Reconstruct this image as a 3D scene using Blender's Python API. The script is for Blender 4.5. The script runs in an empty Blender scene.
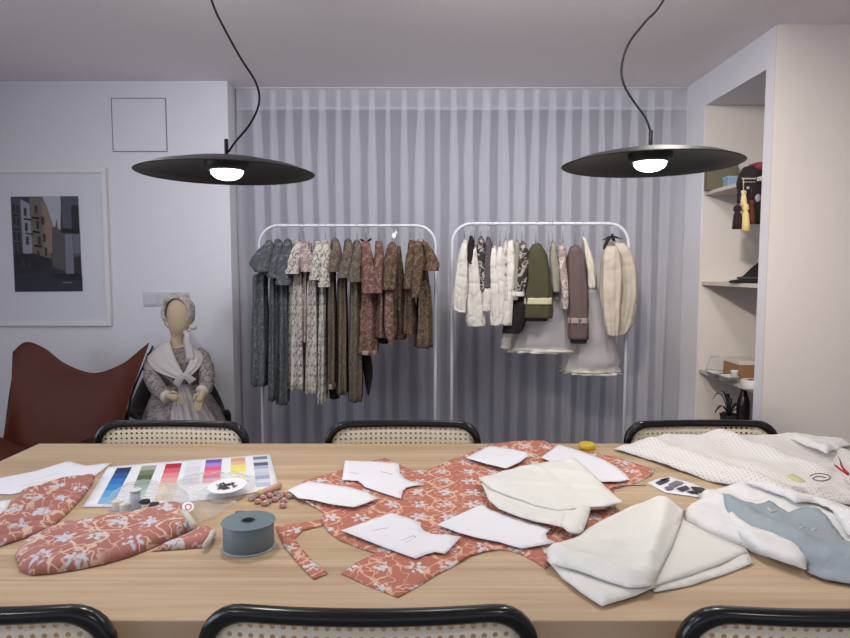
import bpy, bmesh, math, random
from mathutils import Vector, Matrix, noise
from mathutils.geometry import delaunay_2d_cdt
random.seed(7)
C = bpy.context.scene.collection
V = Vector
PI = math.pi

# ------------------------------------------------------------------ camera
F = 640.0
CZ = 1.26
TILT = math.radians(4.38)
cam = bpy.data.cameras.new('camera'); camo = bpy.data.objects.new('camera', cam); C.objects.link(camo)
cam.sensor_width = 36; cam.lens = F*36/850; cam.clip_start = 0.05
camo.location = (0, 0, CZ); camo.rotation_euler = (PI/2-TILT, 0, 0)
bpy.context.scene.camera = camo

def ray(px, py):
    dx, dy = (px-425)/F, -(py-319)/F
    return V((dx, math.cos(TILT)+dy*math.sin(TILT), -math.sin(TILT)+dy*math.cos(TILT)))
def atY(px, py, Y):
    d = ray(px, py); return V((0, 0, CZ))+d*(Y/d.y)
def atZ(px, py, z):
    d = ray(px, py); return V((0, 0, CZ))+d*((z-CZ)/d.z)

# ------------------------------------------------------------------ materials
def s2l(c):
    return tuple((x/255/12.92 if x/255 <= .04045 else ((x/255+.055)/1.055)**2.4) for x in c[:3])+(1,)
class N:
    def __init__(s, name):
        s.m = bpy.data.materials.new(name); s.m.use_nodes = True
        s.t = s.m.node_tree; s.b = s.t.nodes['Principled BSDF']; s.out = s.t.nodes['Material Output']
    def n(s, typ, **kw):
        x = s.t.nodes.new(typ)
        for k, v in kw.items(): setattr(x, k, v)
        return x
    def l(s, a, b): s.t.links.new(a, b)
    def val(s, sock, v):
        if hasattr(v, 'is_linked') or isinstance(v, bpy.types.NodeSocket): s.l(v, sock)
        else: sock.default_value = v
    def math(s, op, a, b=0.0, c=None):
        x = s.n('ShaderNodeMath', operation=op); s.val(x.inputs[0], a); s.val(x.inputs[1], b)
        if c is not None: s.val(x.inputs[2], c)
        return x.outputs[0]
    def mix(s, f, a, b):
        x = s.n('ShaderNodeMix', data_type='RGBA'); s.val(x.inputs[0], f); s.val(x.inputs[6], a); s.val(x.inputs[7], b)
        return x.outputs[2]
    def coord(s, kind='UV', scale=(1, 1, 1)):
        c = s.n('ShaderNodeTexCoord'); m = s.n('ShaderNodeMapping'); m.inputs['Scale'].default_value = scale
        s.l(c.outputs[kind], m.inputs['Vector']); return m.outputs[0]
    def noise(s, vec, scale, detail=2, rough=.5):
        x = s.n('ShaderNodeTexNoise'); s.l(vec, x.inputs['Vector']); x.inputs['Scale'].default_value = scale
        x.inputs['Detail'].default_value = detail; x.inputs['Roughness'].default_value = rough; return x
    def ss(s, v, lo, hi):   # smoothstep lo->hi
        x = s.n('ShaderNodeMapRange', interpolation_type='SMOOTHSTEP'); s.val(x.inputs[0], v)
        x.inputs[1].default_value = lo; x.inputs[2].default_value = hi; return x.outputs[0]
    def bump(s, h, strength=.3, dist=.002):
        x = s.n('ShaderNodeBump'); x.inputs['Strength'].default_value = strength; x.inputs['Distance'].default_value = dist
        s.l(h, x.inputs['Height']); s.l(x.outputs[0], s.b.inputs['Normal'])

def plain(name, c, rough=.6, metal=0, spec=.4, var=.0, vscale=20, sheen=0):
    k = N(name); k.b.inputs['Roughness'].default_value = rough; k.b.inputs['Metallic'].default_value = metal
    k.b.inputs['Specular IOR Level'].default_value = spec
    col = s2l(c)
    n_ = k.noise(k.coord('Object'), vscale, 3)
    v = max(var, .02)
    k.l(k.mix(n_.outputs[0], tuple(x*(1-v) for x in col[:3])+(1,), tuple(min(1, x*(1+v)) for x in col[:3])+(1,)), k.b.inputs['Base Color'])
    if sheen: k.b.inputs['Sheen Weight'].default_value = sheen
    return k.m

def cloth(name, c, var=.08, trans=0.0, rough=.9, bump=.25, crumple=0, alpha=1.0):
    k = N(name); col = s2l(c)
    uv = k.coord('Object')
    n_ = k.noise(uv, 40, 4)
    k.l(k.mix(n_.outputs[0], tuple(x*(1-var) for x in col[:3])+(1,), tuple(min(1, x*(1+var)) for x in col[:3])+(1,)), k.b.inputs['Base Color'])
    k.b.inputs['Roughness'].default_value = rough; k.b.inputs['Specular IOR Level'].default_value = .15
    h = k.noise(uv, 55, 3)
    if crumple:
        v_ = k.n('ShaderNodeTexVoronoi', feature='DISTANCE_TO_EDGE'); k.l(uv, v_.inputs['Vector']); v_.inputs['Scale'].default_value = crumple
        n2 = k.noise(uv, crumple*.8, 4, .6)
        hh = k.math('ADD', k.math('MULTIPLY', k.math('MINIMUM', v_.outputs['Distance'], .25), 2.2), n2.outputs[0])
        k.bump(hh, bump*2, .012)
    else: k.bump(h.outputs[0], bump, .004)
    sh = k.b.outputs[0]
    if trans:
        t = k.n('ShaderNodeBsdfTranslucent'); t.inputs[0].default_value = col
        ms = k.n('ShaderNodeMixShader'); ms.inputs[0].default_value = trans
        k.l(sh, ms.inputs[1]); k.l(t.outputs[0], ms.inputs[2]); sh = ms.outputs[0]
    if alpha < 1:
        t = k.n('ShaderNodeBsdfTransparent'); ms = k.n('ShaderNodeMixShader'); ms.inputs[0].default_value = alpha
        k.l(t.outputs[0], ms.inputs[1]); k.l(sh, ms.inputs[2]); sh = ms.outputs[0]
    k.l(sh, k.out.inputs[0])
    return k.m

def floral(name, base, vine, flower, scale=14, vine_w=.03, fl_r=.26, heart=None, vs=1.0):
    """printed cotton: scrolling vines and small flower heads"""
    k = N(name); uv = k.coord('UV')
    nz = k.noise(uv, scale*1.1, 2)
    off = k.n('ShaderNodeVectorMath', operation='MULTIPLY_ADD'); k.l(nz.outputs['Color'], off.inputs[0])
    off.inputs[1].default_value = (.035*14/scale,)*3; k.l(uv, off.inputs[2])
    vo = k.n('ShaderNodeTexVoronoi', feature='F1'); k.l(uv, vo.inputs['Vector']); vo.inputs['Scale'].default_value = scale
    vo.inputs['Randomness'].default_value = .55
    pet = k.n('ShaderNodeTexVoronoi', feature='F1'); k.l(uv, pet.inputs['Vector']); pet.inputs['Scale'].default_value = scale*5.2
    pm = k.ss(pet.outputs['Distance'], .52, .34)
    fm = k.math('MULTIPLY', k.ss(vo.outputs['Distance'], fl_r+.03, fl_r-.03), pm)
    v1 = k.noise(off.outputs[0], scale*.9*vs, 1.2)
    a = k.math('ABSOLUTE', k.math('SUBTRACT', v1.outputs[0], .5)); vm = k.ss(a, vine_w, vine_w*.5)
    v2 = k.noise(off.outputs[0], scale*2.2*vs, 1.0)
    b = k.math('ABSOLUTE', k.math('SUBTRACT', v2.outputs[0], .55)); vm2 = k.math('MULTIPLY', k.ss(b, vine_w*1.2, vine_w*.6), k.ss(v1.outputs[0], .44, .52))
    vmm = k.math('MAXIMUM', vm, vm2)
    wv = k.noise(uv, scale*30, 2)
    bc = s2l(base)
    basec = k.mix(wv.outputs[0], tuple(x*.86 for x in bc[:3])+(1,), tuple(min(1, x*1.12) for x in bc[:3])+(1,))
    c1 = k.mix(k.math('MULTIPLY', vmm, .85), basec, s2l(vine))
    c2 = k.mix(k.math('MULTIPLY', fm, .92), c1, s2l(flower))
    if heart:
        hm = k.ss(vo.outputs['Distance'], .07, .04); c2 = k.mix(hm, c2, s2l(heart))
    k.l(c2, k.b.inputs['Base Color']); k.b.inputs['Roughness'].default_value = .9; k.b.inputs['Specular IOR Level'].default_value = .12
    hn = k.noise(uv, 60, 3); k.bump(hn.outputs[0], .2, .004)
    return k.m

def ogee(name, base, vine, flower, sx, sy, lw=.036, fr=.165, dots=None):
    """printed cotton: scrolling ribbon trellis with a small bouquet in every cell"""
    k = N(name); uv = k.coord('UV', (sx, sy, 1)); T = 2*PI
    n1 = k.noise(uv, 1.3, 2); n2 = k.noise(uv, 5.5, 2)
    sp = k.n('ShaderNodeSeparateXYZ'); k.l(uv, sp.inputs[0]); ns = k.n('ShaderNodeSeparateColor'); k.l(n1.outputs['Color'], ns.inputs[0])
    nf = k.n('ShaderNodeSeparateColor'); k.l(n2.outputs['Color'], nf.inputs[0])
    x = k.math('MULTIPLY_ADD', ns.outputs[0], .22, sp.outputs[0]); y = k.math('MULTIPLY_ADD', ns.outputs[1], .22, sp.outputs[1])
    xf = k.math('MULTIPLY_ADD', nf.outputs[0], .16, x); yf = k.math('MULTIPLY_ADD', nf.outputs[1], .16, y)
    sn = k.math('MULTIPLY', k.math('SINE', k.math('MULTIPLY', yf, T)), .24)
    def line(v): return k.math('ABSOLUTE', k.math('SUBTRACT', k.math('FRACT', v), .5))
    l = k.math('MINIMUM', line(k.math('ADD', xf, sn)), line(k.math('SUBTRACT', xf, sn)))
    # thick and thin, with side curls
    wv = k.math('MULTIPLY_ADD', k.math('SINE', k.math('MULTIPLY', yf, T*5)), .45, 1.0)
    lm = k.ss(k.math('DIVIDE', l, wv), lw, lw*.45)
    n3 = k.noise(uv, 4.2, 1.5); cl = k.math('ABSOLUTE', k.math('SUBTRACT', n3.outputs[0], .5))
    lm = k.math('MAXIMUM', lm, k.math('MULTIPLY', k.ss(cl, .024, .011), k.ss(l, .50, .10)))
    a = k.math('MULTIPLY', k.math('SUBTRACT', k.math('FRACT', k.math('MULTIPLY_ADD', x, 2, .5)), .5), .5)
    b = k.math('MULTIPLY', k.math('SUBTRACT', k.math('FRACT', k.math('MULTIPLY', y, 2)), .5), .5)
    r = k.math('SQRT', k.math('ADD', k.math('MULTIPLY', a, a), k.math('MULTIPLY', b, b))); th = k.math('ARCTAN2', b, a)
    pr = k.math('MULTIPLY_ADD', k.math('COSINE', k.math('MULTIPLY', th, 6)), .28, .78)
    fm = k.ss(k.math('DIVIDE', r, pr), fr, fr*.8)
    pet = k.n('ShaderNodeTexVoronoi', feature='F1'); k.l(uv, pet.inputs['Vector']); pet.inputs['Scale'].default_value = 15
    fm = k.math('MULTIPLY', fm, k.ss(pet.outputs['Distance'], .75, .50))
    bc = s2l(base); w_ = k.noise(uv, 60, 2)
    c = k.mix(w_.outputs[0], tuple(q*.86 for q in bc[:3])+(1,), tuple(min(1, q*1.14) for q in bc[:3])+(1,))
    c = k.mix(k.math('MULTIPLY', lm, .8), c, s2l(vine)); c = k.mix(k.math('MULTIPLY', fm, .9), c, s2l(flower))
    if dots: c = k.mix(k.ss(r, .035, .02), c, s2l(dots))
    k.l(c, k.b.inputs['Base Color']); k.b.inputs['Roughness'].default_value = .9; k.b.inputs['Specular IOR Level'].default_value = .12
    hn = k.noise(k.coord('UV'), 60, 3); k.bump(hn.outputs[0], .2, .004); return k.m

def fres(k):
    g = k.n('ShaderNodeNewGeometry'); fr = k.n('ShaderNodeFresnel')
    k.l(k.math('MULTIPLY_ADD', g.outputs['Backfacing'], 1/1.5-1.5, 1.5), fr.inputs[0]); return fr
def wood(name):
    k = N(name)
    v = k.coord('Object', (1.1, 17, 1)); v2 = k.coord('Object', (.5, 60, 1)); v3 = k.coord('Object', (.35, 2.6, 1))
    n1 = k.noise(v, 1.0, 4, .6); n2 = k.noise(v2, 2.0, 3, .6); n3 = k.noise(v3, 1.6, 2)
    c = k.mix(k.ss(n1.outputs[0], .3, .72), s2l((180, 152, 120)), s2l((212, 188, 154)))
    c = k.mix(k.math('MULTIPLY', k.ss(n2.outputs[0], .50, .72), .6), c, s2l((166, 138, 108)))
    c = k.mix(k.math('MULTIPLY', k.ss(n3.outputs[0], .42, .7), .4), c, s2l((194, 168, 138)))
    k.l(c, k.b.inputs['Base Color']); k.b.inputs['Roughness'].default_value = .48; k.b.inputs['Specular IOR Level'].default_value = .3
    k.bump(n2.outputs[0], .05, .001)
    return k.m

def cane(name):
    k = N(name); uv = k.coord('UV', (1/.0155, 1/.0155, 1))
    fr = k.n('ShaderNodeVectorMath', operation='FRACTION'); k.l(uv, fr.inputs[0])
    d = k.n('ShaderNodeVectorMath', operation='DISTANCE'); k.l(fr.outputs[0], d.inputs[0]); d.inputs[1].default_value = (.5, .5, 0)
    hole = k.ss(d.outputs['Value'], .27, .20)
    nz = k.noise(k.coord('UV', (300, 300, 1)), 1, 2)
    k.l(k.mix(nz.outputs[0], s2l((236, 218, 180)), s2l((252, 240, 212))), k.b.inputs['Base Color'])
    k.b.inputs['Roughness'].default_value = .55
    t = k.n('ShaderNodeBsdfTransparent'); ms = k.n('ShaderNodeMixShader')
    k.l(hole, ms.inputs[0]); k.l(k.b.outputs[0], ms.inputs[1]); k.l(t.outputs[0], ms.inputs[2]); k.l(ms.outputs[0], k.out.inputs[0])
    return k.m

def plastic_film(name, op=.16, tint=(235, 238, 240)):
    k = N(name)
    uv = k.coord('Object')
    w = k.noise(uv, 45, 5, .65); w.inputs['Distortion'].default_value = 1.2
    bp = k.n('ShaderNodeBump'); bp.inputs['Strength'].default_value = .9; bp.inputs['Distance'].default_value = .006; k.l(w.outputs[0], bp.inputs['Height'])
    g = k.n('ShaderNodeBsdfGlossy'); g.inputs['Roughness'].default_value = .12; k.l(bp.outputs[0], g.inputs['Normal'])
    df = k.n('ShaderNodeBsdfDiffuse'); df.inputs[0].default_value = s2l(tint)
    t = k.n('ShaderNodeBsdfTransparent'); t.inputs[0].default_value = (.97, .97, .97, 1)
    m1 = k.n('ShaderNodeMixShader'); m1.inputs[0].default_value = .45; k.l(df.outputs[0], m1.inputs[1]); k.l(g.outputs[0], m1.inputs[2])
    fr = fres(k); k.l(bp.outputs[0], fr.inputs['Normal'])
    f2 = k.math('ADD', k.math('MULTIPLY', fr.outputs[0], .9), op)
    m2 = k.n('ShaderNodeMixShader'); k.l(f2, m2.inputs[0]); k.l(t.outputs[0], m2.inputs[1]); k.l(m1.outputs[0], m2.inputs[2])
    k.l(m2.outputs[0], k.out.inputs[0]); return k.m

def emit(name, c, s):
    k = N(name); e = k.n('ShaderNodeEmission'); e.inputs[0].default_value = s2l(c); e.inputs[1].default_value = s
    k.l(e.outputs[0], k.out.inputs[0]); return k.m

def glass(name):
    k = N(name); g = k.n('ShaderNodeBsdfGlossy'); g.inputs['Roughness'].default_value = .03
    t = k.n('ShaderNodeBsdfTransparent'); fr = fres(k)
    m = k.n('ShaderNodeMixShader'); k.l(fr.outputs[0], m.inputs[0]); k.l(t.outputs[0], m.inputs[1]); k.l(g.outputs[0], m.inputs[2])
    k.l(m.outputs[0], k.out.inputs[0]); return k.m

def curtain_mat(name):
    k = N(name); uv = k.coord('UV', (900, 900, 1)); n_ = k.noise(uv, 1, 2)
    df = k.n('ShaderNodeBsdfDiffuse'); tr = k.n('ShaderNodeBsdfTranslucent'); tp = k.n('ShaderNodeBsdfTransparent')
    c = k.mix(n_.outputs[0], s2l((224, 223, 230)), s2l((240, 239, 246))); k.l(c, df.inputs[0]); k.l(c, tr.inputs[0])
    m1 = k.n('ShaderNodeMixShader'); m1.inputs[0].default_value = .25; k.l(df.outputs[0], m1.inputs[1]); k.l(tr.outputs[0], m1.inputs[2])
    # a sheer weave closes up where it is seen along its threads
    lw = k.n('ShaderNodeLayerWeight'); lw.inputs['Blend'].default_value = .5
    op = k.math('ADD', k.math('MULTIPLY', lw.outputs['Facing'], .30), .40)
    sep = k.n('ShaderNodeSeparateXYZ'); k.l(k.coord('UV'), sep.inputs[0])
    hd = k.math('GREATER_THAN', sep.outputs[1], 2.325)   # doubled heading tape
    op = k.math('MINIMUM', k.math('ADD', op, k.math('MULTIPLY', hd, .16)), 1.0)
    m2 = k.n('ShaderNodeMixShader'); k.l(op, m2.inputs[0]); k.l(tp.outputs[0], m2.inputs[1]); k.l(m1.outputs[0], m2.inputs[2])
    k.l(m2.outputs[0], k.out.inputs[0]); return k.m

def dotted(name):
    """white cotton with a fine woven dot"""
    k = N(name); uv = k.coord('UV', (1/.0085, 1/.0085, 1))
    fr = k.n('ShaderNodeVectorMath', operation='FRACTION'); k.l(uv, fr.inputs[0])
    d = k.n('ShaderNodeVectorMath', operation='DISTANCE'); k.l(fr.outputs[0], d.inputs[0]); d.inputs[1].default_value = (.5, .5, 0)
    m = k.ss(d.outputs['Value'], .30, .18)
    k.l(k.mix(m, s2l((234, 230, 225)), s2l((210, 203, 196))), k.b.inputs['Base Color']); k.b.inputs['Roughness'].default_value = .9
    k.b.inputs['Specular IOR Level'].default_value = .1
    h = k.noise(k.coord('UV'), 30, 4); k.bump(h.outputs[0], .3, .006); return k.m

M = {}
M['wall'] = plain('wall_paint', (226, 224, 227), .85, spec=.15)
M['wall_lit_warm'] = plain('wall_paint_lit_warm', (222, 214, 206), .85, spec=.15)  # white wall paint with the warm lamplight put into its colour
M['ceil'] = plain('ceiling_paint', (236, 229, 229), .9, spec=.1)
M['floor'] = plain('floor_grey', (150, 142, 134), .5, var=.08, vscale=3)
M['curtain'] = curtain_mat('sheer_curtain')
M['black'] = plain('black_lacquer', (12, 10, 10), .24, spec=.5)
M['blackmatte'] = plain('black_matte_metal', (24, 22, 24), .42, spec=.35)
M['cord'] = plain('black_cord', (18, 17, 17), .7)
M['chrome'] = plain('chrome_tube', (200, 200, 205), .15, metal=1)
M['whitemetal'] = plain('white_powder_coat', (200, 199, 202), .4)
M['wire'] = plain('hanger_wire', (170, 168, 168), .35, metal=.7)
M['cane'] = cane('woven_cane')
M['wood'] = wood('pale_ash')
M['leather'] = plain('brown_leather', (90, 44, 29), .5, var=.12, vscale=9, spec=.25)
M['blackleather'] = plain('black_leather', (24, 20, 22), .4, spec=.4)
M['paper'] = plain('white_paper', (236, 236, 240), .8, spec=.2)
M['tissue'] = cloth('cream_tissue', (247, 246, 239), .015, .12, .6, .14, crumple=9, alpha=.9)
M['white_cloth'] = cloth('white_cotton', (236, 234, 231), .02, .05, .9, .2, crumple=16)
M['blue_cloth'] = cloth('grey_blue_cloth', (158, 168, 174), .06, 0, .9, .15, crumple=14)
M['dots'] = dotted('white_dotted_cotton')
M['rose'] = ogee('rose_floral_cotton', (186, 120, 102), (230, 192, 168), (216, 216, 220), 8.2, 6.6)
M['rose2'] = ogee('rose_brown_floral', (178, 122, 112), (230, 204, 182), (208, 212, 222), 7.6, 6.6)
M['bulb'] = emit('lamp_bulb', (255, 250, 244), 14)
M['mat'] = plain('mat_board', (222, 222, 226), .8)
M['frame'] = plain('white_wood_frame', (228, 226, 224), .5)
M['glass'] = glass('picture_glass')
M['skin'] = plain('doll_linen_skin', (190, 170, 140), .8, var=.06, vscale=60)
M['shawl'] = cloth('shawl_cloth', (206, 198, 192), .05, .1, .9, .3)
M['apron'] = cloth('apron_cloth', (188, 180, 178), .05, .1, .9, .3)
M['dollprint'] = floral('doll_dress_print', (156, 146, 141), (92, 80, 82), (120, 108, 112), 26, .035, .3)
M['bonnet'] = floral('bonnet_print', (196, 190, 182), (110, 106, 106), (120, 124, 138), 30, .03, .3)
M['lace'] = cloth('cream_lace', (216, 208, 194), .05, .1)

def matc(c, rough=.7, **kw):
    key = 'c%02x%02x%02x_%d' % (*[int(x) for x in c], int(rough*100))
    if key not in M: M[key] = plain('paint_'+key, c, rough, **kw)
    return M[key]

# ------------------------------------------------------------------ object helpers
def tag(o, label, cat, group=None, kind=None):
    o['label'] = label; o['category'] = cat
    if group: o['group'] = group
    if kind: o['kind'] = kind
    return o
def thing(name, loc, label, cat, group=None):
    o = bpy.data.objects.new(name, None); C.objects.link(o); o.location = loc; o.empty_display_size = .05
    return tag(o, label, cat, group)
def wloc(o):
    l = V(o.location)
    while o.parent: o = o.parent; l += o.location
    return l
def obj(name, bm, mat, parent=None, smooth=True, loc=None):
    me = bpy.data.meshes.new(name)
    if loc is None and parent is None:
        zs = [v.co for v in bm.verts]
        mn = [min(c[i] for c in zs) for i in range(3)]; mx = [max(c[i] for c in zs) for i in range(3)]
        loc = V(((mn[0]+mx[0])/2, (mn[1]+mx[1])/2, mn[2]))
    base = wloc(parent) if parent else V(loc)
    bm.normal_update()
    bmesh.ops.translate(bm, verts=bm.verts, vec=-base)
    bm.to_mesh(me); bm.free()
    for m in (mat if isinstance(mat, list) else [mat]): me.materials.append(m)
    if smooth:
        for p in me.polygons: p.use_smooth = True
    o = bpy.data.objects.new(name, me); C.objects.link(o)
    if parent: o.parent = parent
    else: o.location = loc
    return o
def autosmooth(o, deg=35):
    me = o.data
    bm = bmesh.new(); bm.from_mesh(me)
    for e in bm.edges:
        if len(e.link_faces) == 2 and e.calc_face_angle(0) > math.radians(deg): e.smooth = False
    bm.to_mesh(me); bm.free(); return o
def solid(o, t, off=-1):
    m = o.modifiers.new('thickness', 'SOLIDIFY'); m.thickness = t; m.offset = off; return o
def new(): 
    bm = bmesh.new(); bm.loops.layers.uv.new('UVMap'); return bm
def box(bm, a, b, bevel=0):
    a, b = V(a), V(b)
    r = bmesh.ops.create_cube(bm, size=1)
    vs = r['verts']
    for v in vs: v.co = V([(a[i]+b[i])/2+v.co[i]*abs(b[i]-a[i]) for i in range(3)])
    if bevel:
        es = list({e for v in vs for e in v.link_edges})
        bmesh.ops.bevel(bm, geom=es, offset=bevel, segments=2, affect='EDGES', profile=.5)
def catmull(pts, n=8, closed=False):
    pts = [V(p) for p in pts]; out = []; L = len(pts)
    rng = L if closed else L-1
    for i in range(rng):
        if closed: p0, p1, p2, p3 = pts[i-1], pts[i], pts[(i+1) % L], pts[(i+2) % L]
        else: p0, p1, p2, p3 = pts[max(i-1, 0)], pts[i], pts[i+1], pts[min(i+2, L-1)]
        for k in range(n):
            t = k/n
            out.append(.5*((2*p1)+(p2-p0)*t+(2*p0-5*p1+4*p2-p3)*t*t+(3*p1-p0-3*p2+p3)*t**3))
    if not closed: out.append(pts[-1])
    return out
def loft(bm, rings, cap0=True, cap1=True, closed=True, us=None):
    uvl = bm.loops.layers.uv.verify()
    n = len(rings[0]); vs = [[bm.verts.new(p) for p in r] for r in rings]
    U = []; Vv = [0]
    for r in rings:
        u = [0]
        for i in range(1, n+1): u.append(u[-1]+(V(r[i % n])-V(r[i-1])).length)
        U.append(u)
    for i in range(1, len(rings)):
        Vv.append(Vv[-1]+sum((V(rings[i][j])-V(rings[i-1][j])).length for j in range(n))/n)
    for i in range(len(rings)-1):
        for j in range(n if closed else n-1):
            k = (j+1) % n
            try: f = bm.faces.new((vs[i][j], vs[i][k], vs[i+1][k], vs[i+1][j]))
            except ValueError: continue
            for lp, uv in zip(f.loops, ((U[i][j], Vv[i]), (U[i][j+1], Vv[i]), (U[i+1][j+1], Vv[i+1]), (U[i+1][j], Vv[i+1]))):
                lp[uvl].uv = uv
    for c, i in ((cap0, 0), (cap1, -1)):
        if c and closed:
            try: bm.faces.new(vs[i] if i else vs[i][::-1])
            except ValueError: pass
    return vs
def tube(bm, path, r, n=8, closed=False, rr=None):
    path = [V(p) for p in path]; L = len(path); rings = []
    nrm = None
    for i in range(L):
        if closed: t = path[(i+1) % L]-path[i-1]
        else: t = path[min(i+1, L-1)]-path[max(i-1, 0)]
        t.normalize()
        if nrm is None: nrm = t.orthogonal().normalized()
        else:
            nrm = (nrm-t*nrm.dot(t))
            nrm = nrm.normalized() if nrm.length > 1e-6 else t.orthogonal().normalized()
        b = t.cross(nrm); R = rr[i] if rr else r
        rings.append([path[i]+(nrm*math.cos(2*PI*k/n)+b*math.sin(2*PI*k/n))*R for k in range(n)])
    if closed:
        # align the last ring with the first
        rings.append(min(([rings[0][(k+s) % n] for k in range(n)] for s in range(n)), key=lambda q: sum((a-b_).length for a, b_ in zip(q, rings[-1]))))
    loft(bm, rings, not closed, not closed)
    bmesh.ops.remove_doubles(bm, verts=bm.verts, dist=1e-6)
def lathe(bm, prof, c, n=48, cap=True):
    c = V(c)
    rings = [[c+V((max(r, 1e-4)*math.cos(2*PI*k/n), max(r, 1e-4)*math.sin(2*PI*k/n), z)) for k in range(n)] for r, z in prof]
    loft(bm, rings, cap, cap)
def blob(bm, c, r, seg=12, sq=None):
    m = Matrix.Translation(V(c)) @ Matrix.Diagonal(V(r).to_4d())
    bmesh.ops.create_uvsphere(bm, u_segments=seg, v_segments=max(6, seg*2//3), radius=1, matrix=m)
def poly(bm, pts, mi=0):
    uvl = bm.loops.layers.uv.verify()
    f = bm.faces.new([bm.verts.new(p) for p in pts]); f.material_index = mi
    return f

def dist_seg(p, a, b):
    ab = b-a; t = max(0, min(1, (p-a).dot(ab)/max(ab.length_squared, 1e-12))); return (p-a-ab*t).length
def inside(p, poly_):
    c = False; n = len(poly_)
    for i in range(n):
        a, b = poly_[i], poly_[(i+1) % n]
        if (a.y > p.y) != (b.y > p.y) and p.x < (b.x-a.x)*(p.y-a.y)/(b.y-a.y)+a.x: c = not c
    return c
def outline(px, z, smooth=0):
    pts = [atZ(x, y, z).to_2d() for x, y in px]
    if smooth: pts = [p.to_2d() for p in catmull([p.to_3d() for p in pts], smooth, True)]
    return pts
def cdt(out, res):
    b = []
    n = len(out)
    for i in range(n):
        a, c = out[i], out[(i+1) % n]; k = max(1, int((c-a).length/res))
        b += [a+(c-a)*t/k for t in range(k)]
    nb = len(b)
    x0, x1 = min(p.x for p in b), max(p.x for p in b); y0, y1 = min(p.y for p in b), max(p.y for p in b)
    pts = list(b); dd = [0.0]*nb
    y = y0+res/2; row = 0
    while y < y1:
        x = x0+res/2*(row % 2)
        while x < x1:
            p = V((x, y))
            if inside(p, out):
                d = min(dist_seg(p, out[i], out[(i+1) % n]) for i in range(n))
                if d > res*.55: pts.append(p); dd.append(d)
            x += res
        y += res*.87; row += 1
    r = delaunay_2d_cdt(pts, [], [list(range(nb))], 1, 1e-7)
    vs, fs = r[0], r[2]; D = []
    for i, v in enumerate(vs):
        o = r[3][i]; D.append(dd[o[0]] if o else 0)
    return vs, fs, D, nb
def sheet(bm, out, z0, h=None, res=.012, shape=None):
    """a lying cloth or paper: outline in metres, height h(x, y, d) above z0 (d = distance from the edge)"""
    uvl = bm.loops.layers.uv.verify()
    vs, fs, D, nb = cdt(out, res)
    bv = [bm.verts.new((v.x, v.y, z0+(h(v.x, v.y, D[i]) if h else 0))) for i, v in enumerate(vs)]
    for f in fs:
        try: fc = bm.faces.new([bv[i] for i in f])
        except ValueError: continue
        fc.normal_update()
        if fc.normal.z < 0: fc.normal_flip()
        for lp in fc.loops: lp[uvl].uv = lp.vert.co.xy
def puff(bm, out, z0, H, w, res=.01, h=None):
    """a stuffed or rolled cloth: rounded edge of width w, height H, closed below"""
    uvl = bm.loops.layers.uv.verify()
    vs, fs, D, nb = cdt(out, res)
    def prof(d):
        t = min(1, d/w); return H*math.sqrt(max(0, 1-(1-t)**2))
    top = []; bot = []
    for i, v in enumerate(vs):
        z = z0+.0015+prof(D[i])+((h(v.x, v.y, D[i])*min(1, D[i]/w)) if h else 0)
        t = bm.verts.new((v.x, v.y, max(z, z0+.001))); top.append(t)
        bot.append(t if D[i] == 0 else bm.verts.new((v.x, v.y, z0)))
    for f in fs:
        for lay, fl in ((top, False), (bot, True)):
            try: fc = bm.faces.new([lay[i] for i in f])
            except ValueError: continue
            fc.normal_update()
            if (fc.normal.z < 0) != fl: fc.normal_flip()
            for lp in fc.loops: lp[uvl].uv = lp.vert.co.xy
def nz(x, y, s=10, seed=0): return noise.noise(V((x*s+seed*7.3, y*s-seed*3.1, seed*1.7)))

def copy_tree(o, parent=None):
    c = o.copy(); C.objects.link(c); c.parent = parent
    for ch in list(o.children): copy_tree(ch, c)
    return c

# ------------------------------------------------------------------ the room
HC = 2.475
YL, YB, YR, XR = 4.23, 4.62, 3.29, 1.75
XL = atY(231, 250, YL).x
def struct(name, parts, mat, label, cat='wall'):
    bm = new()
    for a, b in parts: box(bm, a, b)
    o = obj(name, bm, mat, smooth=False); return tag(o, label, cat, kind='structure')
struct('floor', [((-3.3, -3, -.1), (3.2, 4.7, 0))], M['floor'], 'plain dark grey floor of the sewing room', 'floor')
struct('ceiling', [((-3.3, -3, HC), (3.2, 4.7, HC+.1))], M['ceil'], 'flat pale grey ceiling of the sewing room', 'ceiling')
struct('wall_left', [((-3.3, YL, 0), (XL, YB+.08, HC))], M['wall'], 'white wall with the framed photograph and access panel')
struct('wall_back', [((XL, YB, 0), (XR+.6, YB+.08, HC))], matc((84, 82, 92), .85), 'dark grey wall hidden behind the white sheer curtain')  # colour darkened so single layers of the sheer read as shaded bands
struct('wall_left_side', [((-3.4, -3, 0), (-3.3, YL, HC))], M['wall'], 'white side wall on the left outside the picture')
NY0, NY1, NZ = 3.37, 4.09, 2.285
struct('wall_right', [((XR, NY1, 0), (XR+.62, YB, HC)), ((XR, NY0, NZ), (XR+.62, NY1, HC)), ((XR, YR+.0005, 0), (XR+.62, NY0, HC)), ((XR+.56, NY0, 0), (XR+.62, NY1, NZ))],
       M['wall'], 'white wall on the right with the tall recessed shelf niche')
struct('wall_right_front', [((XR, YR-.012, 0), (3.2, YR, HC))], M['wall_lit_warm'], 'white wall face tinted with painted warm light at the right edge of the room')
struct('wall_right_side', [((3.2, -3, 0), (3.3, YR, HC))], M['wall'], 'white side wall on the right outside the picture')

struct('wall_niche', [((XR+.004, NY1-.008, .001), (XR+.559, NY1-.0005, NZ-.001))], M['wall_lit_warm'], 'white end face tinted with painted warm light inside the shelf niche')  # thin added panel that carries the niche's warm light as colour
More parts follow.
